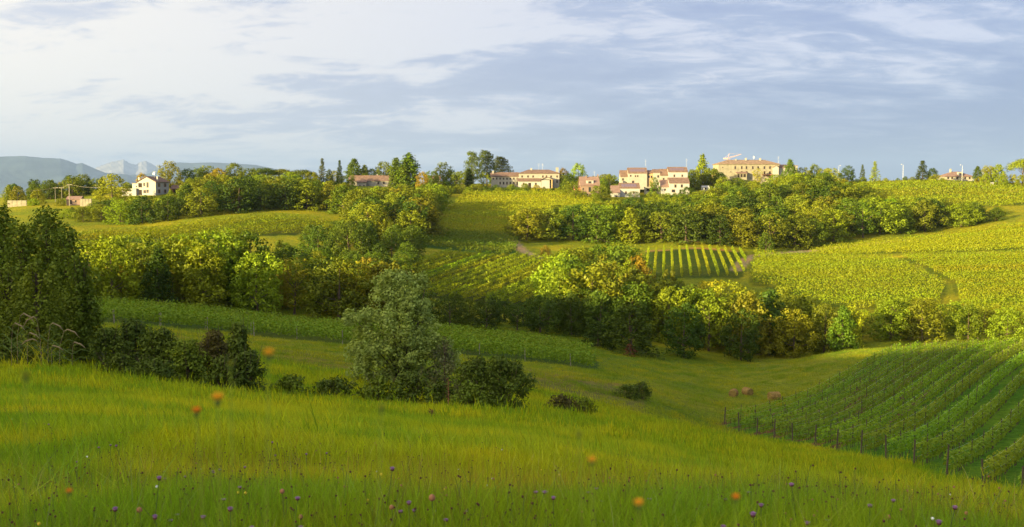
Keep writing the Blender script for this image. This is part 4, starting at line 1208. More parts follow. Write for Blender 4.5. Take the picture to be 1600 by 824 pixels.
def house_pink():
    Y = 535; k = Y / F
    t = house('pink_roofed_house', 907, 301, Y, math.radians(3), 'salmon house with a steep pink tiled roof and a white dormer')
    W = 29 * k; HW = 11.5 * k
    wallbox(t, 0, W, 0, 9, -1.5, HW, 'pinkwall')
    r, g = gable_x(t, 0, W, 0, 9, HW, 4.2, 'pinkroof', over=0.4); g.build('gable', M['pinkwall'], t)
    d = MB().box(2.8, 6.3, 0.6, 3.2, HW + 0.6, HW + 2.3).build('dormer', M['whitewall'], t)
    MB().box(2.6, 6.5, 0.4, 3.4, HW + 2.302, HW + 2.45).build('roof', M['pinkroof'], t)
    window(t, 4.5, 0.6, HW + 0.9, 1.4, 0.9)
    chimney(r, 3.2, 4, HW + 2.5, HW + 4.6, 0.6, 'pinkwall'); chimney(r, W - 0.2, 4, HW + 3, HW + 5.2, 0.6, 'pinkwall')
    antenna(r, W - 1.8, 4.6, HW + 3.6, HW + 7.0)
    window(t, 1.2, 0, 1.2, 0.7, 1.0); window(t, 4.4, 0, 0.2, 1.2, 2.4, kind='glass_door'); window(t, 7.2, 0, 1.2, 0.8, 1.0)
    MB().box(-2.7, -0.01, 1, 7, -2.5, 2.4).build('side_annex', M['brick'], t)
    MB().prismx([(0.6, 2.4), (4, 3.6), (7.4, 2.4)], -3.0, -0.02).build('roof', M['roof'], t)
    sh = house('garden_shed', 900, 308, 524, 0, 'small pale shed below the left corner of the pink-roofed house', 'shed')
    wallbox(sh, 0, 2.2, 0, 2.2, -1, 1.6, 'stonewall'); MB().box(-0.2, 2.4, -0.2, 2.4, 1.602, 1.8).build('roof', M['paleroof'], sh)
    cp = house('carport', 907, 308, 525, 0, 'dark open carport with white edging below the pink-roofed house', 'carport')
    wallbox(cp, 0, 3.6, 1.5, 2.2, -1, 1.4, 'dark', 'back_wall'); MB().box(-0.2, 3.8, -0.1, 2.3, 1.402, 1.62).build('roof', M['frame'], cp)
    for xx in (0, 1.2, 2.4, 3.5): MB().box(xx, xx + 0.12, 0, 0.12, -1, 1.4).build('post', M['metal'], cp)
house_pink()

# terrace of stepped houses: each unit is its own house
def unit(u0, u1, vroof, veave, vbase, Y, label, wall='wall', roof='roof', solar=False, D=7.5, wins=(), door=None, name='terrace_house', ch=None, ant=None, rz=0.0):
    k = Y / F
    t = house(name, u0, vbase, Y, rz, label)
    W = (u1 - u0) * k; Hw = (vbase - veave) * k; rise = (veave - vroof) * k
    wallbox(t, 0, W, 0, D, -2.0, Hw, wall)
    r, g = gable_x(t, 0, W, 0, D, Hw, rise, roof, over=0.22, asym=0.55); g.build('gable', M[wall], t)
    if solar:
        a0, a1 = solar; ym = D * 0.55
        b = MB()
        n = max(2, int((a1 - a0) * W / 1.3))
        for i in range(n):
            xa = W * a0 + (a1 - a0) * W * i / n; xb = xa + (a1 - a0) * W / n - 0.08
            f = lambda q: (0.0 + ym * q, Hw + rise * q + 0.10)
            (ya, za), (yb, zb) = f(0.22), f(0.74)
            p = MB().add([(xa, ya, za), (xb, ya, za), (xb, yb, zb), (xa, yb, zb), (xa, ya, za - .08), (xb, ya, za - .08), (xb, yb, zb - .08), (xa, yb, zb - .08)],
                     [(0, 1, 2, 3), (4, 7, 6, 5), (0, 4, 5, 1), (1, 5, 6, 2), (2, 6, 7, 3), (3, 7, 4, 0)])
            p.build('solar_panel', M['solar'], r)
    for wn in wins: window(t, wn[0] * W, 0, wn[1] * Hw, *(wn[2:] if len(wn) > 2 else (0.8, 1.1)))
    if door: opening(t, door[0] * W, door[1] * W, 0, 0, door[2] * Hw)
    if ch: chimney(r, ch * W, D * 0.5, Hw + rise * 0.7, Hw + rise + 1.0)
    if ant: antenna(r, ant * W, D * 0.5, Hw + rise * 0.8, Hw + rise + 4.0)
    return t
YV = 548
unit(969, 981, 266, 276, 290, YV + 2, 'narrow terrace house at the upper left end with a dark doorway', wins=((0.3, 0.55),), door=(0.62, 0.85, 0.36))
unit(981, 1010, 262, 270.5, 290, YV, 'wide upper terrace house with solar panels, behind the small green tree', solar=(0.1, 0.92), wins=((0.12, 0.70, .6, .8), (0.38, 0.68, .6, .8), (0.5, 0.68, .6, .8), (0.25, 0.15, 1.0, 1.4)), ant=0.97)
unit(1010, 1020, 266, 270.5, 290, YV + 1, 'narrow ochre-fronted terrace house under a dark roof strip', wall='tanwall', wins=((0.3, 0.6), (0.7, 0.6)))
unit(1020, 1030.5, 264.5, 269.5, 290, YV, 'cream terrace house between the ochre front and the red skylight roof', wins=((0.7, 0.6),))
unit(1031, 1043, 264, 274, 290, YV - 1, 'terrace house with a deep red roof and a skylight', wins=((0.4, 0.5),))
unit(1043.5, 1073, 261, 268.5, 290, YV - 2, 'tallest terrace house with solar panels and a tall aerial at the right end', wall='whitewall', solar=(0.1, 0.85), wins=((0.3, 0.62, .7, 1.1), (0.72, 0.62, .7, 1.1)), ant=1.0)
unit(1045, 1076, 277.5, 286, 302, YV - 16, 'lower white terrace house with an orange roof at the right end', wall='whitewall', wins=((0.3, 0.55, .9, 1.4), (0.62, 0.55, .9, 1.4), (0.2, 0.08, 1.6, 1.3)), door=(0.5, 0.6, 0.35), D=9)
unit(1032, 1044.5, 281, 292, 302, YV - 15, 'small lower terrace house with a pale pink roof', wall='whitewall', wins=((0.5, 0.4, .7, .9),), D=9, roof='pinkroof')
unit(968, 999, 286, 294, 309, YV - 18, 'lowest wide house with solar panels, partly hidden by treetops', wall='whitewall', solar=(0.1, 0.86), wins=((0.3, 0.4), (0.7, 0.4)), roof='roof', D=9)
unit(955, 968, 290, 301, 313, YV - 20, 'lowest small house at the left end with a single window', wall='whitewall', wins=((0.6, 0.35, .9, .9),), D=8, roof='pinkroof')
def garage():
    k = (YV - 14) / F
    t = house('garage', 1008, 299, YV - 14, 0, 'flat-roofed garage with dark openings between the terrace houses', 'garage')
    W = 23 * k
    wallbox(t, 0, W, 0.5, 6, -1.5, 1.7, 'wall'); MB().box(-0.2, W + .2, 0, 6.2, 1.702, 2.1).build('roof', M['wall'], t)
    opening(t, 0.5, 2.9, 0.5, 0.1, 1.4, 'garage_door'); opening(t, 3.2, 5.9, 0.5, 0.1, 1.4, 'garage_door')
    f = house('board_fence', 1045, 311, YV - 24, 0, 'teal board fence at the foot of the terrace houses', 'fence')
    for i in range(10): MB().box(i * 0.5, i * 0.5 + 0.46, 0, 0.06, -0.6, 1.7).build('board', M['teal'], f)
    MB().box(0, 5, 0.061, 0.12, 0.9, 1.0).build('rail', M['teal'], f)
    g2 = house('white_shed', 1096, 297, 540, 0, 'tiny white building with pale posts between the terrace and the stone villa', 'shed')
    wallbox(g2, 0, 3.4, 0, 3, -1.5, 1.4, 'whitewall'); gable_x(g2, 0, 3.4, 0, 3, 1.4, 0.7, 'whitewall', over=.15)
    window(g2, 1.7, 0, 0.2, 0.7, 0.8)
    for u_, h_ in ((1099, 3.0), (1107, 3.2), (1115, 3.4)):
        x, y = at(u_, 536)
        MB().tube([(0, 0, -1), (0, 0, h_)], 0.09, 6).lathe([(0.09, h_), (0.16, h_ + .03), (0.16, h_ + .15), (0.02, h_ + .2)], 8).build('garden_post', M['metal'], None, loc=(x, y, h1(x, y)))
        o = C.objects[-1] if False else bpy.context.scene.collection.objects[-1]
        props(o, {1099: 'left', 1107: 'middle', 1115: 'right'}[u_] + ' pale post beside the tiny white building', 'post', 'pale posts by the tiny white building')
garage()

def villa():
    Y = 600; k = Y / F
    t = house('stone_villa', 1121, 283, Y, math.radians(3), 'large pale stone villa of three storeys with a long hipped roof on the crest')
    W = 96 * k; Hw = 26 * k
    wallbox(t, 0, W, 0, 13, -4, Hw, 'stonewall')
    r = hip(t, 0, W, 0, 13, Hw + 0.2, 2.4, 'paleroof')
    for xx, zz in ((11, 2.0), (16.5, 2.6), (24.5, 2.5)): chimney(r, xx, 5.5, Hw + 1.2, Hw + zz + 1.0, 0.8, 'wall')
    antenna(r, 21, 6, Hw + 2, Hw + 5.0, True); antenna(r, 34.5, 5, Hw + 0.6, Hw + 4.4)
    for xx in (9.2, 12.8, 15.4, 18.9, 21.8, 25.3, 28.4): window(t, xx, 0, Hw - 2.6, 0.8, 1.5)
    for xx in (12.8, 15.5, 25.4, 28.4): window(t, xx, 0, Hw - 5.4, 0.9, 1.6, m='dark')
    window(t, 6.8, 0, Hw - 4.4, 0.5, 0.5); window(t, 2.3, 0, Hw - 2.0, 0.5, 0.5)
    # lower loggia with dark bays
    MB().box(9.6, 15.0, -2.6, -0.01, -4, 4.2).build('loggia', M['stonewall'], t)
    MB().prismx([(-2.9, 4.2), (-0.02, 5.0), (-0.02, 4.8), (-2.9, 4.0)], 9.3, 15.3).build('roof', M['pinkroof'], t)
    for xa, xb in ((9.9, 11.0), (11.5, 12.6), (13.1, 14.4)): opening(t, xa, xb, -2.6, 2.0, 3.7, 'bay')
    MB().box(24, 29.5, -1.2, -0.01, 3.1, 3.6).build('balcony', M['brick'], t)
    # white gabled block and lower right wing
    xg = 30 
    wallbox(t, xg, xg + 3.0, -1.0, 6, -4, Hw - 1.6, 'whitewall', 'gabled_block')
    gable_y(t, xg, xg + 3.0, -1.0, 6, Hw - 1.6, 1.1, 'paleroof', over=0.15, wall='whitewall')
    wallbox(t, W + 0.004, W + 7.5, 1, 10, -4, Hw - 1.6, 'wall', 'right_wing')
    r2, g = gable_x(t, W + 0.1, W + 7.4, 1, 10, Hw - 1.6, 1.6, 'roof', over=0.2); g.build('gable', M['wall'], t)
    wallbox(t, W + 7.51, W + 10.6, 1.4, 9, -4, Hw - 0.8, 'wall', 'end_block'); MB().box(W + 7.4, W + 10.8, 1.2, 9.2, Hw - 0.798, Hw - 0.55).build('roof', M['paleroof'], t)
    # low outbuilding at the left end, terrace wall, gate hut
    o = house('outbuilding', 1113, 281, 606, 0, 'low outbuilding with a pale pink roof at the left end of the stone villa')
    wallbox(o, 0, 3.0, 0, 6, -3, 4.2, 'tanwall'); gable_x(o, 0, 3.0, 0, 6, 4.2, 1.6, 'pinkroof', over=.2)
    w_ = house('terrace_wall', 1148, 285, 580, 0, 'pale terrace wall below the middle of the stone villa', 'wall')
    wallbox(w_, 0, 9.5, 0, 0.5, -2, 1.2, 'stonewall')
    hut = house('gate_hut', 1188, 284, 578, 0, 'small pale hut with a tiny gable below the right half of the villa', 'hut')
    wallbox(hut, 0, 4.0, 0, 3, -2, 2.0, 'stonewall'); gable_y(hut, 0, 4.0, 0, 3, 2.0, 1.0, 'paleroof', over=.15, wall='stonewall'); opening(hut, 1.7, 2.4, 0, 0.4, 1.8)
    # crane far behind the villa
    c = empty('tower_crane', (*at(1136, 700), 0), 0, 'pale slewing crane with a raised jib rising behind the stone villa', 'crane')
    x, y = at(1136, 700); c.location.z = h1(x, y); zt = e_of_v(248.5) * y - c.location.z
    kk = 700 / F
    m = MB()
    for a in (-.4, .4):
        for b in (-.4, .4): m.tube([(a, b, -1), (a, b, zt)], 0.09, 4)
    for i in range(int(zt / 1.2)):
        m.tube([(-.4, -.4, i * 1.2), (.4, -.4, i * 1.2 + 1.2)], 0.05, 4); m.tube([(.4, .4, i * 1.2), (-.4, .4, i * 1.2 + 1.2)], 0.05, 4)
    m.build('mast', M['crane'], c)
    j = MB(); p0 = Vector((-0.4, 0, zt)); p1 = Vector((21.5 * kk, 2, zt + 7.5 * kk))
    for oz, oy in ((0, -.4), (0, .4), (0.9, 0)): j.tube([p0 + Vector((0, oy, oz)), p1 + Vector((0, 0, 0))], 0.10, 4)
    n = 14
    for i in range(n):
        a = p0.lerp(p1, i / n); b = p0.lerp(p1, (i + 1) / n); f = 1 - i / n
        j.tube([a + Vector((0, -.4 * f, 0)), b + Vector((0, 0, .9 * f))], 0.05, 4); j.tube([a + Vector((0, 0, .9 * f)), b + Vector((0, .4 * f, 0))], 0.05, 4)
    j.build('jib', M['crane'], c)
    MB().tube([(-0.3, 0, zt), (0.6, 0, zt + 3.4)], 0.12, 4).tube([(0.6, 0, zt + 3.4), tuple(p1)], 0.05, 4).tube([(0.6, 0, zt + 3.4), (-2.4, 0, zt + 0.3)], 0.05, 4).build('stay', M['crane'], c)
    MB().box(-3.0, -0.5, -.5, .5, zt - .2, zt + .6).build('counterweight', M['crane'], c)
villa()

def far_right():
    Y = 620; k = Y / F
    t = house('hip_roofed_house', 1474, 281, Y, 0, 'low house with a broad pink hipped roof at the end of the road')
    W = 44 * k
    wallbox(t, 0, W, 0, 11, -2, 1.9, 'wall')
    r = hip(t, 0, W * 0.96, 0, 11, 1.9, 2.7, 'pinkroof', over=0.7)
    wallbox(t, W * 0.48, W * 0.62, 0.4, 3, 1.9, 4.2, 'whitewall', 'dormer')
    MB().box(W * 0.46, W * 0.64, 0.2, 3.2, 4.202, 4.4).build('roof', M['pinkroof'], t)
    window(t, W * 0.55, 0.4, 2.8, 0.8, 0.8)
    for q in (0.1, 0.24, 0.42, 0.7, 0.86): window(t, W * q, 0, 0.3, 1.0, 1.2)
    chimney(r, W * 0.3, 5, 3, 6.2, 0.8, 'wall')
    def lamp(u_, vt, Yl, lab, d=-1):
        x, y = at(u_, Yl); z = h1(x, y); hh = e_of_v(vt) * y - z
        l = empty('street_lamp', (x, y, z), 0, lab, 'street lamp', 'street lamps on the crest')
        MB().tube([(0, 0, -0.5), (0, 0, hh * .7), (0, 0, hh - .2), (d * 0.5, 0, hh)], [0.09, 0.07, 0.05, 0.04], 7).build('pole', M['metal'], l)
        MB().lathe([(0.05, 0), (0.35, -0.05), (0.42, -0.2), (0.2, -0.35)][::-1], 10, (d * 0.9, 0, hh + .15)).build('lamp_head', M['metal'], l)
    lamp(1408, 257, 612, 'tall pale street lamp standing alone above the middle of the top field')
    lamp(1500, 258, 606, 'pale street lamp in front of the hip-roofed house')
    lamp(1308, 259, 640, 'faint far street lamp just left of the dark round tree on the crest', 1)
    # sign board on a post by the road
    x, y = at(1547, 578)
    b = empty('roadside_board', (x, y, h1(x, y)), 0.2, 'small pale board on two posts beside the road', 'board')
    MB().box(-1.0, 1.0, -.04, .04, 0.7, 2.0).build('panel', M['whitewall'], b)
    for xx in (-.8, .8): MB().box(xx - .05, xx + .05, .041, .12, -.4, 1.8).build('post', M['metal'], b)
far_right()

def left_bits():
    for (u0, u1, vt, vb, Y, lab, nm) in ((14, 44, 313.5, 321, 452, 'low white wall with dark gaps at the far left edge of the hill', 'white_wall'),
                                         (127, 145, 311, 320, 446, 'small pale stone wall below the big yellow-green tree', 'stone_wall')):
        k = Y / F
        t = house(nm, u0, vb, Y, 0, lab, 'wall')
        W = (u1 - u0) * k; n = 4
        for i in range(n): wallbox(t, W * i / n + 0.05, W * (i + 1) / n - 0.05, 0, 0.5, -1.5, (vb - vt) * k, 'stonewall', 'panel')
        wallbox(t, 0, W, 0.1, 0.4, -1.5, (vb - vt) * k - 0.25, 'dark', 'backing')
    k = 450 / F
    t = house('garden_house', 106, 317, 450, 0, 'small salmon garden house with a tiled roof under the utility pole', 'shed')
    wallbox(t, 0, 22 * k, 0, 4, -1.5, 1.5, 'pinkwall'); r, g = gable_x(t, 0, 22 * k, 0, 4, 1.5, 1.2, 'pinkroof', over=.25); g.build('gable', M['pinkwall'], t)
    opening(t, 1.2, 2.2, 0, -0.6, 1.1); window(t, 3.8, 0, 0.2, 0.7, 0.8)
    P = {}
    for u_, vt, Y, lab in ((111, 288, 447, 'tall pale concrete utility pole on the left hill'), (89, 293, 462, 'slim left pole of the pair carrying the power line'), (99, 293, 455, 'middle pole carrying the power line crossarm')):
        x, y = at(u_, Y); z = h1(x, y); hh = e_of_v(vt) * y - z
        o = empty('utility_pole', (x, y, z), 0, lab, 'utility pole', 'utility poles on the left hill')
        MB().tube([(0, 0, -.6), (0, 0, hh)], [0.24 if u_ == 111 else 0.12, 0.17 if u_ == 111 else 0.09], 8).build('pole', M['palepost'], o)
        MB().box(-.9, .9, -.06, .06, hh - .35, hh - .22).build('crossarm', M['palepost'], o)
        for xx in (-.8, .8): MB().lathe([(0.06, 0), (0.1, .1), (0.05, .22)], 6, (xx, 0, hh - .22)).build('insulator', M['metal'], o)
        P[u_] = Vector((x, y, z + hh))
    def wire(a, b, sag, lab):
        pts = [a.lerp(b, i / 16) - Vector((0, 0, sag * 4 * (i / 16) * (1 - i / 16))) for i in range(17)]
        props(MB().tube(pts, 0.045, 4).build('power_line', M['palepost']), lab, 'power line', 'power lines of the left hill')
    x, y = at(160, 440); e1 = Vector((x, y, e_of_v(293) * y)); x, y = at(22, 455); e2 = Vector((x, y, e_of_v(297.5) * y))
    wire(P[111], e1, 0.5, 'power line from the tall concrete pole right to the big yellow-green tree')
    wire(P[111], P[99], 0.2, 'short power line between the concrete pole and the middle pole')
    wire(P[99], P[89], 0.15, 'short power line between the middle pole and the slim left pole')
    wire(P[89], e2, 0.8, 'power line from the slim left pole towards the far left edge')
left_bits()
# ------------------------------------------------------------------ near trees and bushes, built leaf by leaf
def big_plant(name, u, Y, h, wid, shape, n, rc, leaf, per, colr, label, cat, seed, base=0.05, irr=0.35, fill=0.45, squash=0.8, tr=0.2, wscale=(1, 1), extra=None, limbs=10, sinkv=0.1, cols=None, lean=0.02):
    x, y = at(u, Y); z = h1(x, y)
    t = empty(name, (x, y, z - sinkv), 0, label, cat)
    cl = clump_cloud(h, SH[shape], n, seed, base, rc, wid, irr, squash)
    cl = [(c[0] * wscale[0], c[1] * wscale[1], *c[2:]) for c in cl]
    if extra: cl += extra
    cr = obj('crown', crown_mesh('crown', cl, leaf, per, seed + 1, fill=fill), t, color=COL[colr] if isinstance(colr, str) else colr)
    big = sorted(cl, key=lambda c: -c[2] * 0.3 - c[3])[:limbs]
    obj('trunk', trunk_mesh('trunk', h * 0.85, tr, big, seed + 2, lean=lean), t)
    return t
# silvery willow standing alone: crown of separate billowing masses
def willow():
    Y = 86; k = Y / F
    x, y = at(625, Y); z = h1(x, y)
    t = empty('willow_tree', (x, y, z - 0.2), 0, 'big silvery green willow standing in front of the long vine strip', 'tree')
    r = np.random.default_rng(77)
    rows = []
    # lobes: (column, row, radius px x, radius px z, depth offset)
    lobes = [(618,446,30,26,0.5),(640,468,34,34,-0.5),(598,470,32,32,0.2),(652,440,20,20,1.0),(600,440,18,18,1.0),(572,497,34,24,-0.6),(552,492,14,14,-.5),(628,505,46,38,-1.4),(655,488,26,30,0.5),(660,518,30,34,-1.0),
             (592,530,42,34,-1.5),(566,535,26,30,0.0),(632,545,48,34,-1.2),(662,548,30,32,0.4),(640,575,34,24,-0.5),(590,568,36,26,-0.8),(560,566,22,22,-0.2),(690,545,20,26,1.0),(695,570,20,24,1.2),(675,590,26,20,.2),(612,590,40,20,0)]
    zof = lambda v: e_of_v(v) * Y - z
    for (u, v, ru, rv, dep) in lobes:
        cx = (u - 625) * k; cz = zof(v)
        n = int(ru * rv / 42) + 6
        for i in range(n):
            d = r.normal(0, 1, 3); d /= np.linalg.norm(d)
            q = r.uniform(0.45, 1.0)
            s = r.uniform(0.35, 0.62)
            rows.append((cx + d[0] * ru * k * q, dep + d[1] * ru * k * q * 0.9, max(0.5, cz + d[2] * rv * k * q * 0.95), s, s, s * 0.85))
    P = crown_mesh('crown', rows, 0.15, 5.0, 78, fill=0.55)
    obj('crown', P, t, color=(0.27, 0.35, 0.075))
    tb = MB()
    for i in range(7):
        a = i * 0.9; tx = math.cos(a) * 1.2; ty = math.sin(a) * .8
        hh = zof((440, 455, 470, 490, 480, 500, 520)[i])
        tb.tube([(tx * .15, ty * .15, -.5), (tx * .4, ty * .4, hh * .3), (tx * 1.2, ty, hh * .65), (tx * 1.6, ty * 1.2, hh * .95)], [0.16, 0.12, 0.08, 0.03], 6)
    for rw in rows[::9]:
        tb.tube([(rw[0] * .25, rw[1] * .25, rw[2] * .45), (rw[0] * .7, rw[1] * .7, rw[2] * .8), tuple(rw[:3])], [.05, .035, .012], 4)
    tb.build('trunk', M['bark'], t)
willow()
# sucker shrub at the willow's right foot
big_plant('willow_shrub', 694, 84, 4.6, 0.30, 'tall', 44, 0.12, 0.14, 3.4, (0.12, 0.135, 0.05), 'small grey-green willow shrub leaning against the right side of the big willow', 'tree', 211, tr=0.08)
# dark poplars at the left edge
SH['pop'] = lambda t: (0.55 + 0.5 * min(1, t * 2.2)) * max(0.10, 1 - max(0, t - 0.6) ** 1.8 * 3.6)
for i, (u, vt, Y, w, c, lab) in enumerate([
    (4, 318, 80, 46, 'dk', 'dark poplar cut by the left edge of the picture'),
    (36, 345, 74, 44, 'dk', 'dark poplar between the edge tree and the tallest left poplar'),
    (74, 322, 78, 46, 'dk', 'tallest dark poplar of the left cluster, in its middle'),
    (105, 352, 74, 42, 'dk', 'dark poplar right of the tallest left poplar'),
    (122, 395, 70, 34, 'dk', 'shorter dark poplar at the right end of the left cluster'),
    (58, 400, 66, 42, 'ol', 'olive young poplar in front of the left cluster'),
    (12, 410, 68, 38, 'ol', 'olive young poplar at the left edge in front of the dark poplars'),
    (132, 440, 70, 24, 'ol', 'lowest olive sapling at the right foot of the left poplars')]):
    x, y = at(u, Y); z = h1(x, y); h = e_of_v(vt) * y - z
    wid = w * Y / F / 2 / h * 1.3
    big_plant('poplar_tree', u, Y, h, wid, 'pop', 130, 0.065, 0.15, 3.4, (0.115, 0.165, 0.014) if c == 'dk' else (0.135, 0.180, 0.016), lab, 'tree', 300 + i * 17, base=0.02, irr=0.7, squash=1.5, tr=0.14, fill=0.3, limbs=16)
# bushes along the lower edge of the near meadow
BUSHES = [  # u, vtop, Y, width px, colour, label, kind of shape
 (10,528,64,60,'dk','dark low bramble at the foot of the left poplars, at the left edge'),
 (52,540,63,60,'dk','dark bramble in front of the reeds'),
 (165,512,66,62,'dk','dark green bush right of the left poplars'),
 (205,498,70,70,'dk','broad dark bush, highest of the hedge at left'),
 (250,512,66,60,'dk','dark bush with the bright grass patch behind it'),
 (292,530,63,56,'gr','dark bush in the middle of the left hedge'),
 (335,515,65,66,'br','brownish dark bush near the right end of the left hedge'),
 (372,500,62,26,'dk','narrow pointed dark bush at the right end of the left hedge'),
 (385,545,61,44,'dk','low dark bush beneath the pointed one'),
 (345,555,60,50,'dk','low dark bush in front of the brownish one'),
 (180,552,61,56,'dk','low dark bush in front of the left hedge, beside the poplars'),
 (235,560,60,60,'dk','low dark bush in front of the broad one'),
 (450,586,63,44,'gr','very low dark bush right of the left hedge'),
 (520,590,66,70,'dk','low spreading bush left of the willow foot'),
 (590,588,66,56,'gr','weedy green bush under the left half of the willow'),
 (640,580,66,60,'dk','dark green bramble under the willow'),
 (690,596,65,60,'dk','dark bramble between the willow and the big round bush'),
 (745,556,66,66,'dk','left half of the big dark bush pair right of the willow'),
 (785,556,65,84,'dk','big dark rounded bush right of the willow, darkest in the meadow'),
 (735,600,63,60,'gr','low leafy bush in front of the big dark bush pair'),
 (878,616,78,46,'br','small reddish brown bush alone in the meadow'),
 (912,622,80,36,'gr','small green bush touching the reddish brown one'),
 (985,600,112,42,'dk','small dark bush in the grassy hollow'),
 (1005,596,115,24,'dk','smaller dark bush touching the right side of the hollow bush'),
]
BC = dict(dk=(0.080, 0.120, 0.015), gr=(0.12, 0.175, 0.016), br=(0.085, 0.080, 0.022))
for i, (u, vt, Y, w, c, lab) in enumerate(BUSHES):
    x, y = at(u, Y); z = h1(x, y); h = max(0.7, e_of_v(vt) * y - z)
    W = w * Y / F / 2 * 1.25
    r = np.random.default_rng(500 + i)
    rows = []
    n = int(34 + W * h * 13)
    for j in range(n):
        a = j * 2.4 + r.normal(0, .3); q = math.sqrt(r.random()); tz = r.random()
        prof = math.sqrt(max(0.05, 1 - tz ** 2.2)) * (1 + 0.22 * math.sin(3 * a + i))
        s = r.uniform(0.24, 0.40) * (0.7 + 0.14 * h)
        rows.append((W * q * prof * math.cos(a), W * 0.7 * q * prof * math.sin(a), 0.1 + tz * (h - s), s * 1.1, s * 1.1, s))
    t = empty('bush', (x, y, z), 0, lab, 'bush')
    obj('foliage', crown_mesh('foliage', rows, 0.13, 4.0, 600 + i, fill=0.5), t, color=BC[c])
    tb = MB()
    for rw in rows[::4]:
        tb.tube([(rw[0] * .15, rw[1] * .15, -.1), (rw[0] * .6, rw[1] * .6, rw[2] * .5), tuple(rw[:3])], [.035, .025, .008], 4)
    for j in range(8):     # long arching shoots that break the outline
        a = r.uniform(0, 6.28); rr = W * r.uniform(.4, .9)
        tb.tube([(rr * .3 * math.cos(a), rr * .3 * math.sin(a), 0), (rr * .8 * math.cos(a), rr * .6 * math.sin(a), h * .75), (rr * 1.1 * math.cos(a), rr * .8 * math.sin(a), h * 1.08)], [.015, .012, .004], 4)
    tb.build('branches', M['bark'], t)
# red-leaved shrub at the foot of the big dark tree
big_plant('red_shrub', 985, 190, 2.4, 0.5, 'dome', 20, 0.2, 0.22, 3.5, (0.13, 0.045, 0.025), 'small red-leaved shrub at the foot of the big dark tree', 'bush', 444, tr=0.05)

# reeds with dry plumes
def reeds():
    for i, (u, v, lean, lab) in enumerate([(13,505,.3,'dry reed plume at the far left, arching right'), (22,490,.5,'second dry reed plume from the left edge, arching right'), (38,520,.2,'lowest pale reed plume at the left'),
        (60,495,-.4,'upright reed plume leaning left in front of the poplars'), (70,505,.4,'reed plume in the middle of the reed tuft'), (76,540,.1,'palest reed plume, low in the middle of the reed tuft'),
        (88,515,.6,'long reed plume arching right over the tuft'), (62,530,-.6,'short reed plume arching left'), (108,535,.2,'rightmost reed plume of the tuft')]):
        Y = 62; x, y = at(u, Y); z = h1(x, y); h = e_of_v(v) * y - z
        t = empty('reed', (x, y, z), 0, lab, 'reed', 'dry reeds at the foot of the poplars')
        tip = Vector((lean * 1.0, 0, h))
        MB().tube([(0, 0, -.1), (lean * .1, 0, h * .6), (lean * .5, 0, h * .95), tuple(tip)], [.014, .012, .008, .005], 5).build('stem', M['reed'], t)
        sg = 1 if lean > 0 else -1
        MB().tube([(lean * .5, 0, h * .95), (lean * .9, 0, h * 1.0), (lean + sg * .35, 0, h * .93), (lean + sg * .6, 0, h * .8)], [.015, .045, .04, .01], 6).build('plume', M['reed'], t)
        for s_ in (-1, 1):
            for q in (.35, .6):
                MB().tube([(lean * .1, 0, h * q), (s_ * .5, .1, h * (q + .16)), (s_ * 1.0, .15, h * (q + .08))], [.025, .03, .005], 4).build('leaf', M['stem'], t)
reeds()
def deadstem():
    for u, v, Y, lab in ((699, 590, 60, 'tall thin dead weed stalk in front of the dark brambles'), (673, 640, 48, 'short dead weed stalk in the meadow below the brambles')):
        x, y = at(u, Y); z = h1(x, y); h = e_of_v(v) * y - z
        t = empty('dead_stalk', (x, y, z), 0, lab, 'plant')
        MB().tube([(0, 0, -.1), (.03, 0, h * .5), (0.02, 0, h)], [.03, .022, .008], 5).build('stem', M['tan'], t)
        b = MB()
        for i in range(16):
            a = i * 2.4; zz = h * (0.4 + .6 * i / 16)
            b.tube([(0.02, 0, zz - .1), (.16 * math.cos(a), .16 * math.sin(a), zz + .05)], [.014, .02], 4)
        b.build('seed_stalks', M['seed'], t)
deadstem()

# hay bales
def bales():
    for u, v, Y, d, rz, lab in ((1149, 613, 140, 14, 1.15, 'left hay bale, round brown and partly sunk in the grass'), (1171, 610, 143, 14, 2.0, 'middle hay bale, close behind the left one'), (1213, 614.5, 138, 16, 0.25, 'right hay bale, lying with its flat end turned right, by the vines')):
        x, y = at(u, Y); k = Y / F; R = d * k / 2 * 0.92; z = h1(x, y)
        t = empty('hay_bale', (x, y, z + R * 0.9), rz, lab, 'hay bale', 'hay bales on the grass')
        b = MB(); n = 20; W = R * 1.15
        prof = [(-W, R * .55), (-W, R * .9), (-W * .93, R), (0, R * 1.02), (W * .93, R), (W, R * .9), (W, R * .55)]
        vs = []
        rr = np.random.default_rng(int(u))
        for (px_, pr) in prof:
            for j in range(n):
                a = 2 * math.pi * j / n; q = pr * (1 + rr.normal(0, .025)); zz = q * math.sin(a)
                if zz < -R * .75: zz = -R * .75 - (-(zz) - R * .75) * .4
                vs.append((px_, q * math.cos(a), zz))
        m_ = len(prof)
        fs = [(i * n + j, (i + 1) * n + j, (i + 1) * n + (j + 1) % n, i * n + (j + 1) % n) for i in range(m_ - 1) for j in range(n)]
        fs += [tuple(range(n)), tuple((m_ - 1) * n + j for j in range(n - 1, -1, -1))]
        b.add(vs, fs).build('bale', M['hay'], t)
        s = MB()
        for j in range(5):
            xx = -W * .7 + j * W * .35
            s.tube([(xx, R * 1.035 * math.cos(a), R * 1.035 * math.sin(a)) for a in np.linspace(-0.5, math.pi + .5, 16)], .012, 4)
        s.build('netting', M['tan'], t)
        e = MB()       # spiral straw of the flat ends
        for sx in (-1, 1):
            e.tube([(sx * (W + .006), R * .9 * (1 - q / 60) * math.cos(q * .45), R * .9 * (1 - q / 60) * math.sin(q * .45)) for q in range(52)], .018, 3)
        e.build('straw_spiral', M['hay'], t)
bales()

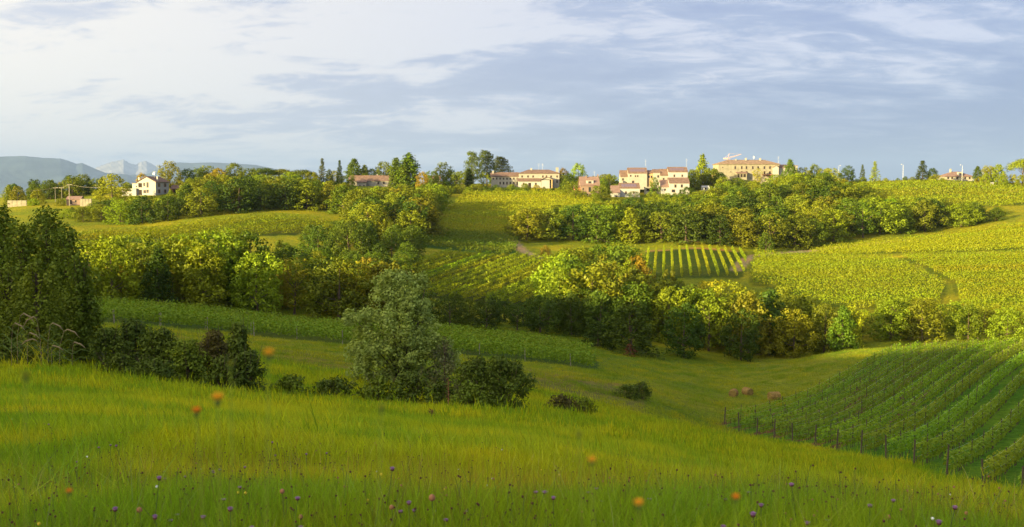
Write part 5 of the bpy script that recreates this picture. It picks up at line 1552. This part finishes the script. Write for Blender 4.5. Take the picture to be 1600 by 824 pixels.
# ------------------------------------------------------------------ grass: tufts strewn over the meadows
def tuft(name, n, h, spread, wd, seed, bend=0.45, colm='grass', seg=3):
    r = np.random.default_rng(seed)
    V = []; Fc = []; T = []
    for i in range(n):
        a = r.uniform(0, 6.28); x0 = r.normal(0, spread); y0 = r.normal(0, spread)
        hh = h * r.uniform(0.45, 1.15); b = hh * bend * r.uniform(0.2, 1.3)
        wa = r.uniform(0, 3.14); wx, wy = math.cos(wa) * wd / 2, math.sin(wa) * wd / 2
        base = len(V)
        for s in range(seg + 1):
            q = s / seg; k = (1 - q ** 1.6)
            cx = x0 + math.cos(a) * b * q ** 2; cy = y0 + math.sin(a) * b * q ** 2; cz = hh * (q - 0.18 * q ** 3 * bend) - 0.05 * (s == 0)
            V += [(cx - wx * k, cy - wy * k, cz), (cx + wx * k, cy + wy * k, cz)]
        for s in range(seg):
            q = base + 2 * s
            Fc.append((q, q + 1, q + 3, q + 2)); T.append(r.uniform(0, 1))
        T[-seg:] = [T[-1]] * seg
    return mesh_np(name, V, np.array(Fc), [M[colm]], tint=T)
def strew(name, meshes, pts, scl, label, cat, color, kind='stuff', lean=0.12, seed=0):
    """one object whose points carry tufts (geometry nodes)"""
    r = np.random.default_rng(seed)
    n = len(pts)
    me = bpy.data.meshes.new(name)
    me.vertices.add(n); me.vertices.foreach_set('co', np.asarray(pts, np.float32).ravel())
    a = me.attributes.new('rot', 'FLOAT_VECTOR', 'POINT')
    a.data.foreach_set('vector', np.stack([r.normal(0, lean, n), r.normal(0, lean, n), r.uniform(0, 6.28, n)], -1).astype(np.float32).ravel())
    a = me.attributes.new('scl', 'FLOAT', 'POINT'); a.data.foreach_set('value', np.asarray(scl, np.float32))
    a = me.attributes.new('pick', 'INT', 'POINT'); a.data.foreach_set('value', r.integers(0, len(meshes), n).astype(np.int32))
    o = obj(name, me, color=color)
    g = bpy.data.node_groups.new(name + '_nodes', 'GeometryNodeTree')
    g.interface.new_socket('Geometry', in_out='INPUT', socket_type='NodeSocketGeometry')
    g.interface.new_socket('Geometry', in_out='OUTPUT', socket_type='NodeSocketGeometry')
    gi = g.nodes.new('NodeGroupInput'); go = g.nodes.new('NodeGroupOutput')
    ip = g.nodes.new('GeometryNodeInstanceOnPoints')
    jn = g.nodes.new('GeometryNodeJoinGeometry')
    for m_ in meshes:
        so = bpy.data.objects.new(m_.name, m_)
        oi = g.nodes.new('GeometryNodeObjectInfo'); oi.inputs['Object'].default_value = so; oi.inputs['As Instance'].default_value = True
        g.links.new(oi.outputs['Geometry'], jn.inputs[0])
    def attr(nm, ty):
        q = g.nodes.new('GeometryNodeInputNamedAttribute'); q.data_type = ty; q.inputs[0].default_value = nm; return q.outputs[0]
    g.links.new(gi.outputs[0], ip.inputs['Points']); g.links.new(jn.outputs[0], ip.inputs['Instance'])
    ip.inputs['Pick Instance'].default_value = True
    g.links.new(attr('pick', 'INT'), ip.inputs['Instance Index'])
    g.links.new(attr('rot', 'FLOAT_VECTOR'), ip.inputs['Rotation'])
    g.links.new(attr('scl', 'FLOAT'), ip.inputs['Scale'])
    g.links.new(ip.outputs[0], go.inputs[0])
    md = o.modifiers.new('tufts', 'NODES'); md.node_group = g
    props(o, label, cat, kind=kind)
    return o
def sector(n, r0, r1, seed, half=30, power=1.0):
    r = np.random.default_rng(seed)
    q = r.random(n)
    R = np.sqrt(r0 ** 2 + (r1 ** 2 - r0 ** 2) * q) if power == 1 else r0 * (r1 / r0) ** q
    P = np.radians(r.uniform(-half, half, n))
    return R * np.sin(P), R * np.cos(P)
def grass():
    def ring(name, n, r0, r1, seed, meshes, s0, color, label, power=1.0, ok=None, half=30):
        x, y = sector(n, r0, r1, seed, half, power)
        if ok is not None:
            k = ok(x, y); x, y = x[k], y[k]
        z = H(x, y)
        patch = np.sin(x * 0.35 + 1.5 * np.sin(y * 0.22)) * np.sin(y * 0.33 + x * 0.1)
        s = s0 * (1 + 0.24 * patch + 0.22 * np.sin(x * 1.3 + y * .7) * np.sin(y * 1.1 - x * .5)) * np.random.default_rng(seed + 5).uniform(0.7, 1.3, len(x))
        strew(name, meshes, np.stack([x, y, z], -1), s, label, 'grass', color, seed=seed)
    G1 = (0.35, 0.43, 0.014); G2 = (0.33, 0.40, 0.014)
    notvine = lambda x, y: ~inside(FIELDS['near'], x, y) & ~inside(FIELDS['strip'], x, y)
    near = [tuft('tuft', 60, 0.21, 0.10, 0.0042, 11 + i) for i in range(4)]
    midt = [tuft('tuft', 40, 0.27, 0.22, 0.014, 31 + i, seg=2) for i in range(4)]
    fart = [tuft('tuft', 36, 0.32, 0.50, 0.035, 51 + i, seg=2) for i in range(4)]
    ring('meadow_grass', 13000, 3.6, 15, 1, near, 1.0, G1, 'long green grass of the meadow right in front of the camera', power=2, half=34)
    ring('meadow_grass', 20000, 13, 46, 2, midt, 1.0, G1, 'green and yellowish grass over the middle of the near meadow slope', power=2, half=31)
    ring('meadow_grass', 15000, 42, 100, 3, fart, 1.0, G2, 'grass along the lower edge of the near meadow and in the hollow', ok=notvine, half=30)
    ring('meadow_grass', 24000, 95, 215, 4, fart, 0.8, (0.25, 0.30, 0.016), 'shorter grass of the shaded lower meadow in the valley', ok=lambda x, y: notvine(x, y) & (pathdist(x, y, PATHS[0][0]) > 2), half=30)
    # thin flowering stalks in loose drifts over the near meadow
    stalk = [tuft('stalk', 9, 0.42, 0.16, 0.0035, 71 + i, bend=0.15, seg=2) for i in range(3)]
    x, y = sector(5200, 5, 60, 17, 31, 2)
    dr = np.sin(x * 0.25 + 2 * np.sin(y * 0.17)) + 0.5 * np.sin(y * 0.6 + x * .4)
    k = dr > 0.1; x, y = x[k], y[k]
    strew('grass_stalks', stalk, np.stack([x, y, H(x, y)], -1), np.random.default_rng(3).uniform(.6, 1.1, len(x)), 'reddish grass stalks in loose drifts over the near meadow', 'grass', (0.30, 0.20, 0.04), seed=8)
    weed = [tuft('weed', 16, 0.17, 0.07, 0.026, 81 + i, bend=0.9, seg=3) for i in range(3)]
    x, y = sector(2600, 4.5, 40, 27, 31, 2)
    k = np.sin(x * 0.7 + 1.5 * np.sin(y * 0.4)) * np.sin(y * 0.5 + 1) > 0.05; x, y = x[k], y[k]
    strew('meadow_weeds', weed, np.stack([x, y, H(x, y)], -1), np.random.default_rng(4).uniform(.6, 1.4, len(x)), 'broad-leaved weeds in patches among the near meadow grass', 'weeds', (0.13, 0.22, 0.02), seed=10)
    dead = [tuft('dead', 5, 0.40, 0.12, 0.004, 91 + i, bend=0.6, seg=4) for i in range(3)]
    x, y = sector(1500, 4.5, 45, 29, 31, 2)
    strew('dry_blades', dead, np.stack([x, y, H(x, y)], -1), np.random.default_rng(5).uniform(.5, 1.2, len(x)), 'pale dry blades standing above the near meadow grass', 'grass', (0.48, 0.44, 0.14), seed=12)
    tall_ = [tuft('tall_tuft', 26, 0.40, 0.09, 0.006, 61 + i, bend=0.7, seg=4) for i in range(3)]
    x, y = sector(1500, 5, 40, 33, 31, 2)
    k = np.sin(x * .8 + np.sin(y * .9)) + np.sin(y * .35 + x * .2) > 0.35; x, y = x[k], y[k]
    strew('tall_tufts', tall_, np.stack([x, y, H(x, y)], -1), np.random.default_rng(6).uniform(.6, 1.15, len(x)), 'brighter yellow-green tufts standing above the near meadow grass', 'grass', (0.42, 0.47, 0.02), seed=14)
    # greener weeds between the vine rows
    x, y = sector(16000, 60, 178, 9, 34)
    k = inside(FIELDS['near'], x, y); x, y = x[k], y[k]
    strew('vineyard_grass', fart, np.stack([x, y, H(x, y)], -1), np.full(len(x), 0.30), 'short deep green grass between the rows of the near vineyard', 'grass', (0.14, 0.27, 0.016), seed=6)
grass()
# ------------------------------------------------------------------ meadow flowers
def knap_meshes(i):
    r = np.random.default_rng(700 + i)
    h = r.uniform(0.42, 0.58); lx, ly = r.normal(0, .05, 2)
    st = MB().tube([(0, 0, 0), (lx * .4, ly * .4, h * .5), (lx, ly, h)], [.0028, .0024, .002], 4)
    st.tube([(lx * .4, ly * .4, h * .5), (lx * .4 + .06, ly, h * .74)], [.002, .0016], 4)
    b = MB().lathe([(.003, -.012), (.009, -.006), (.008, .003), (.006, .006)], 8, (lx, ly, h))
    f = MB()
    for j in range(22):
        a = j * 2.4; q = .4 + .6 * (j / 22)
        dx_, dy_ = math.cos(a), math.sin(a); rr = .013 * q
        f.add([(lx + dx_ * .004, ly + dy_ * .004, h + .003), (lx + dx_ * rr - dy_ * .003, ly + dy_ * rr + dx_ * .003, h + .010 + .012 * (1 - q)), (lx + dx_ * rr * 1.12, ly + dy_ * rr * 1.12, h + .012 + .014 * (1 - q)), (lx + dx_ * rr + dy_ * .003, ly + dy_ * rr - dx_ * .003, h + .010 + .012 * (1 - q))], [(0, 1, 2, 3)])
    f.lathe([(.002, .0), (.008, .004), (.007, .010), (.003, .014)], 8, (lx, ly, h))
    return st.mesh('stem', M['stem']), b.mesh('bud', M['seed']), f.mesh('flower_head', M['purple'])
KN = [knap_meshes(i) for i in range(4)]
def head_at(v, Y, x, z):      # scale so that the head stands at row v
    return e_of_v(v) * Y - z
KNPOS = [(337,731),(330,742),(380,727),(258,748),(263,739),(235,763),(258,785),(290,745),(372,757),(340,740),(312,755),(180,795),(254,809),(332,795),(346,796),(360,796),(284,812),(391,770),(195,688),(172,696),
 (157,695),(77,670),(10,710),(120,722),(392,815),(418,700),(438,705),(478,710),(508,704),(452,798),(445,812),(625,800),(685,806),(598,752),(830,765),(920,770),(932,781),(852,782),(853,770),(866,778),(1020,779),
 (945,774),(1112,770),(1170,769),(945,808),(1222,740),(1246,740),(1359,790),(1462,803),(1470,808),(1247,812),(1295,818),(1318,820),(1250,769),(1138,803),(1190,790),(1106,820),(1195,822),(1560,820),(730,806),
 (1208,741),(1380,795),(670,790),(640,786)]
def knapweeds():
    r = np.random.default_rng(55)
    for i, (u, v) in enumerate(KNPOS):
        # distance at which a half-metre stem puts its head on that row
        best = None; lim = float(r.uniform(.2, .42))
        for Y in np.geomspace(4.5, 30, 50):
            x = a_of(u, v) * Y; z = h1(x, Y); hh = e_of_v(v) * Y - z
            if hh <= lim: best = (x, Y, z, hh); break
            last = (x, Y, z, hh)
        if best is None: best = last
        x, Y, z, hh = best
        hh = min(max(hh, .22), .5)
        m = KN[i % 4]
        side = 'left' if u < 500 else ('middle' if u < 1050 else 'right')
        t = empty('knapweed_flower', (x, Y, z), float(r.uniform(0, 6)), None, 'flower', 'purple knapweed flowers in the meadow')
        s = hh / .5
        t.scale = (1.0 + .3 * r.random(),) * 2 + (s,)
        near = 'close to the camera' if Y < 7.5 else ('a few steps away' if Y < 13 else 'farther up the meadow')
        t['kb'] = 1
        t['_k'] = f"{side}|{near}"; t['_u'] = float(u)
        for nm, me in zip(('stem', 'bud', 'flower_head'), m): obj(nm, me, t)
    gr = {}
    for o in list(C.objects):
        if o.get('kb'): gr.setdefault(o['_k'], []).append(o)
    for k_, L_ in gr.items():
        side, near = k_.split('|')
        L_.sort(key=lambda o: o['_u'])
        for i, o in enumerate(L_):
            o['label'] = (f"purple knapweed {near} in the {side} of the meadow" + (f", {ordw(i)} from the left" if len(L_) > 1 else ''))
            for q in ('kb', '_k', '_u'): del o[q]
knapweeds()
# blurred orange and yellow flowers close in front of the lens
def hawkweeds():
    L_ = [(340,626,1.15,26,'ochre','yellow-orange flower out of focus, highest of the two over the left meadow'), (307,645,1.25,20,'orange','dull orange flower out of focus, just below the bright yellow-orange one'),
          (420,556,1.0,24,'ochre','bright orange flower out of focus against the dark bushes'), (360,572,1.15,14,'yg','green flower bud out of focus against the dark bushes'), (925,722,1.1,18,'ochre','yellow-orange flower out of focus in the middle of the meadow'),
          (1150,780,1.2,17,'orange','deep orange flower out of focus at the lower right'), (998,790,1.05,22,'ochre','yellow-orange flower out of focus near the bottom edge'), (108,770,1.6,13,'orange','dull orange flower out of focus at the lower left'),
          (40,590,1.0,20,'yg','yellowish green bud out of focus at the far left'), (1212,750,1.3,10,'yg','small yellowish bud out of focus left of the vineyard corner'), (905,680,1.1,13,'yg','faint yellowish bud out of focus in the middle meadow'),
          (596,640,1.05,18,'yg','faint olive bud out of focus left of the dark brambles')]
    yg = mat('bud_green', (0.28, 0.30, 0.03))
    for i, (u, v, Y, dpx, c, lab) in enumerate(L_):
        x = a_of(u, v) * Y; zt = e_of_v(v) * Y; z0 = -1.75
        R = dpx * Y / F * 0.42
        t = empty('hawkweed_flower', (x, Y, z0), 0, lab, 'flower', 'out of focus flowers close to the lens')
        hh = zt - z0; bx = 0.05 * math.sin(i * 2.1)
        MB().tube([(bx, 0.02, 0), (bx * .6, 0.01, hh * .5), (0, 0, hh)], [.0010, .0008, .0007], 5).build('stem', M['palestem'], t)
        MB().lathe([(.001, -R * .9), (R * .45, -R * .5), (R * .5, 0), (R * .2, R * .1)], 10, (0, 0, hh)).build('bud', M['stem'], t)
        f = MB()
        n = 18
        for rg in range(2):
            for j in range(n):
                a = 2 * math.pi * (j + .5 * rg) / n; dx_, dy_ = math.cos(a), math.sin(a)
                q = R * (1 - .3 * rg); up = R * (.75 + .35 * rg); w_ = R * .20
                f.add([(dx_ * R * .2, dy_ * R * .2, hh), (dx_ * q * .8 - dy_ * w_, dy_ * q * .8 + dx_ * w_, hh + up * .7), (dx_ * q, dy_ * q, hh + up), (dx_ * q * .8 + dy_ * w_, dy_ * q * .8 - dx_ * w_, hh + up * .7)], [(0, 1, 2, 3)])
        f.build('petals', yg if c == 'yg' else M[c], t)
hawkweeds()
# arching tall grass clumps in the left foreground
def tall_grass():
    for i, (u, v, Y, h, lab) in enumerate([(108, 645, 9.5, .75, 'tallest pale grass blades standing up in the left foreground'), (45, 700, 8.0, .55, 'arching grass clump near the lower left edge'), (150, 740, 7.2, .5, 'broad arching grass clump in the lower left foreground'),
        (205, 735, 6.8, .45, 'arching grass clump right of the broad one in the lower left'), (35, 780, 6.4, .42, 'bent grass clump at the bottom left corner'), (85, 690, 9.0, .5, 'grass clump below the tallest pale blades'), (560, 800, 6.5, .36, 'curved grass clump at the bottom, left of the middle'),
        (745, 790, 6.6, .36, 'curved grass clump at the bottom middle'), (60, 560, 62, 2.0, 'tall weed clump at the brow of the meadow under the poplars')]):
        x, y = at(u, Y, v); z = h1(x, y)
        t = empty('tall_grass', (x, y, z), i * 1.3, lab, 'grass clump', 'taller grass clumps in the meadow')
        obj('blades', tuft('blades', 15 if Y < 20 else 60, h * (1.15 if Y < 20 else 1), .07 if Y < 20 else .5, .016 if Y < 20 else .05, 900 + i, bend=0.85, seg=6), t, color=(0.34, 0.42, 0.03))
tall_grass()
# brown seed heads and small flowers nobody could count
def small_heads():
    def hm(name, m, rr, hh, n, seed):
        r = np.random.default_rng(seed); b = MB(); mi = []
        for i in range(n):
            x, y = r.normal(0, .12, 2); h = hh * r.uniform(.75, 1.15)
            k0 = len(b.f); b.tube([(x, y, 0), (x + r.normal(0, .02), y, h)], [.002, .0015], 3); mi += [1] * (len(b.f) - k0)
            k0 = len(b.f); b.lathe([(rr * .3, -rr), (rr, -rr * .3), (rr, rr * .5), (rr * .4, rr)], 6, (x, y, h)); mi += [0] * (len(b.f) - k0)
        return mesh_np(name, b.v, b.f, [M[m], M['stem']], midx=mi)
    r = np.random.default_rng(5)
    for nm, m, rr, hh, cnt_, lab, seed in (('seedheads', 'seed', .0055, .27, 1500, 'dark brown seed heads dotted through the near meadow', 21), ('dry_seedheads', 'tan', .0055, .26, 300, 'rusty tan seed heads in the near meadow', 22),
                                       ('tiny_white_flowers', 'white', .007, .28, 80, 'tiny white flowers sprinkled in the near meadow', 23), ('tiny_yellow_flowers', 'yellow', .007, .26, 70, 'tiny yellow flowers sprinkled in the near meadow', 24)):
        ms = [hm(nm, m, rr, hh, 3 if m in ('seed', 'tan') else 1, seed * 10 + k) for k in range(3)]
        x, y = sector(cnt_, 5, 26, seed, 29, power=2)
        pt = np.sin(x * .9 + np.sin(y * .6) * 2) * np.sin(y * .7 + seed) 
        k = (pt > -0.15) | (r.random(len(x)) < .35)
        k &= ~((x > 2) & (y > 14))
        x, y = x[k], y[k]
        strew(nm, ms, np.stack([x, y, H(x, y)], -1), r.uniform(.55, 1.2, len(x)), lab, 'flowers' if 'flower' in nm else 'seed heads', (1, 1, 1), seed=seed)
    # a few big rusty clover-like heads close by, individually
    for i, (u, v, d, lab) in enumerate([(675,778,11,'large rusty brown seed head at the bottom middle'), (612,793,8,'pale brown seed head left of the large rusty one'), (441,768,8,'rusty seed head at the bottom left of the middle'), (470,808,8,'dark rusty seed head near the bottom edge'),
                                        (1388,808,8,'rusty seed head at the bottom right'), (1408,797,5,'slim tan seed head right of the rusty one'), (1510,802,6,'pale tan seed head near the bottom right corner'), (218,797,9,'curled brown seed head in the bottom left')]):
        Y = 5.4; x = a_of(u, v) * Y; z = h1(x, Y); hh = e_of_v(v) * Y - z; R = d * Y / F / 2
        t = empty('seedhead', (x, Y, z), 0, lab, 'seed head', 'large rusty seed heads in front')
        MB().tube([(0.03, 0, 0), (0.01, 0, hh * .6), (0, 0, hh)], [.003, .0025, .002], 5).build('stem', M['stem'], t)
        MB().lathe([(R * .3, -R), (R * .85, -R * .6), (R, 0), (R * .8, R * .6), (R * .3, R)], 9, (0, 0, hh)).build('head', M['tan'], t)
small_heads()
# ------------------------------------------------------------------ labels for the scattered trees
def label_trees():
    KWORD['dense'] = 'rounded tree'
    groups = {}
    for T in ALLT:
        if T['label']:
            T['o']['label'] = T['label']; continue
        size = 'small' if T['h'] < 5 else ('low' if T['h'] < 7.5 else ('tall' if T['h'] > 10.5 else 'medium'))
        kw = KWORD[T['kind']]
        if 'tall' in kw: size = ''
        lead = f"{size} {CWORD[T['col']]} {kw}".strip()
        groups.setdefault((lead, T['zone']), []).append(T)
    for (lead, zone), L_ in groups.items():
        L_.sort(key=lambda T: T['x'] / T['y'])
        for i, T in enumerate(L_):
            if len(L_) == 1: T['o']['label'] = f"{lead} {zone}"
            else: T['o']['label'] = f"{lead} {zone}, {ordw(i)} from left"
def cull_hidden():
    """leave out trees that stand wholly behind others or behind the land (the photograph shows nothing of them)"""
    S = 2; W_, H_ = 1600 // S, 824 // S
    mask = np.zeros((H_, W_), bool)
    yy, xx = np.mgrid[0:H_, 0:W_]
    keep = []
    for T in sorted(ALLT, key=lambda T: T['y']):
        u, vt = project(T['x'], T['y'], T['z'] + T['h']); _, vb = project(T['x'], T['y'], T['z'])
        cr = next(c for c in T['o'].children if c.name.startswith('crown'))
        rad = max(cr.dimensions.x, cr.dimensions.y) * T['o'].scale.x * 0.5 if cr.dimensions.x else T['h'] * .4
        bb = np.array([v[:] for v in cr.bound_box]); rad = (bb[:, 0].max() - bb[:, 0].min()) * T['o'].scale.x * 0.5
        ru = rad * F / T['y']
        ys = np.linspace(max(20, T['y'] * .15), T['y'] - rad - 2, 50); xs = T['x'] / T['y'] * ys
        hz = project(xs, ys, H(xs, ys))[1].min()
        x0, x1 = max(0, int((u - ru) / S)), min(W_, int((u + ru) / S) + 1)
        y0, y1 = max(0, int(vt / S)), min(H_, int(vb / S) + 1)
        if x1 <= x0 or y1 <= y0: vis = 0; tot_ = 1
        else:
            e = ((xx[y0:y1, x0:x1] * S - u) / ru) ** 2 + ((yy[y0:y1, x0:x1] * S - (vt + vb) / 2) / ((vb - vt) / 2)) ** 2 < 1
            e &= yy[y0:y1, x0:x1] * S < hz
            tot_ = max(1, e.sum()); vis = (e & ~mask[y0:y1, x0:x1]).sum()
            core = ((xx[y0:y1, x0:x1] * S - u) / ru) ** 2 + ((yy[y0:y1, x0:x1] * S - (vt + vb) / 2) / ((vb - vt) / 2)) ** 2 < 0.62
            if vis >= 6: mask[y0:y1, x0:x1] |= core
        edge = u < -10 or u > 1610
        if T['label'] or (vis >= 9 and vis > 0.07 * tot_ and not edge): keep.append(T)
        else:
            for c in list(T['o'].children): bpy.data.objects.remove(c)
            bpy.data.objects.remove(T['o'])
    print('TREES', len(ALLT), '->', len(keep))
    ALLT[:] = keep
cull_hidden()
label_trees()
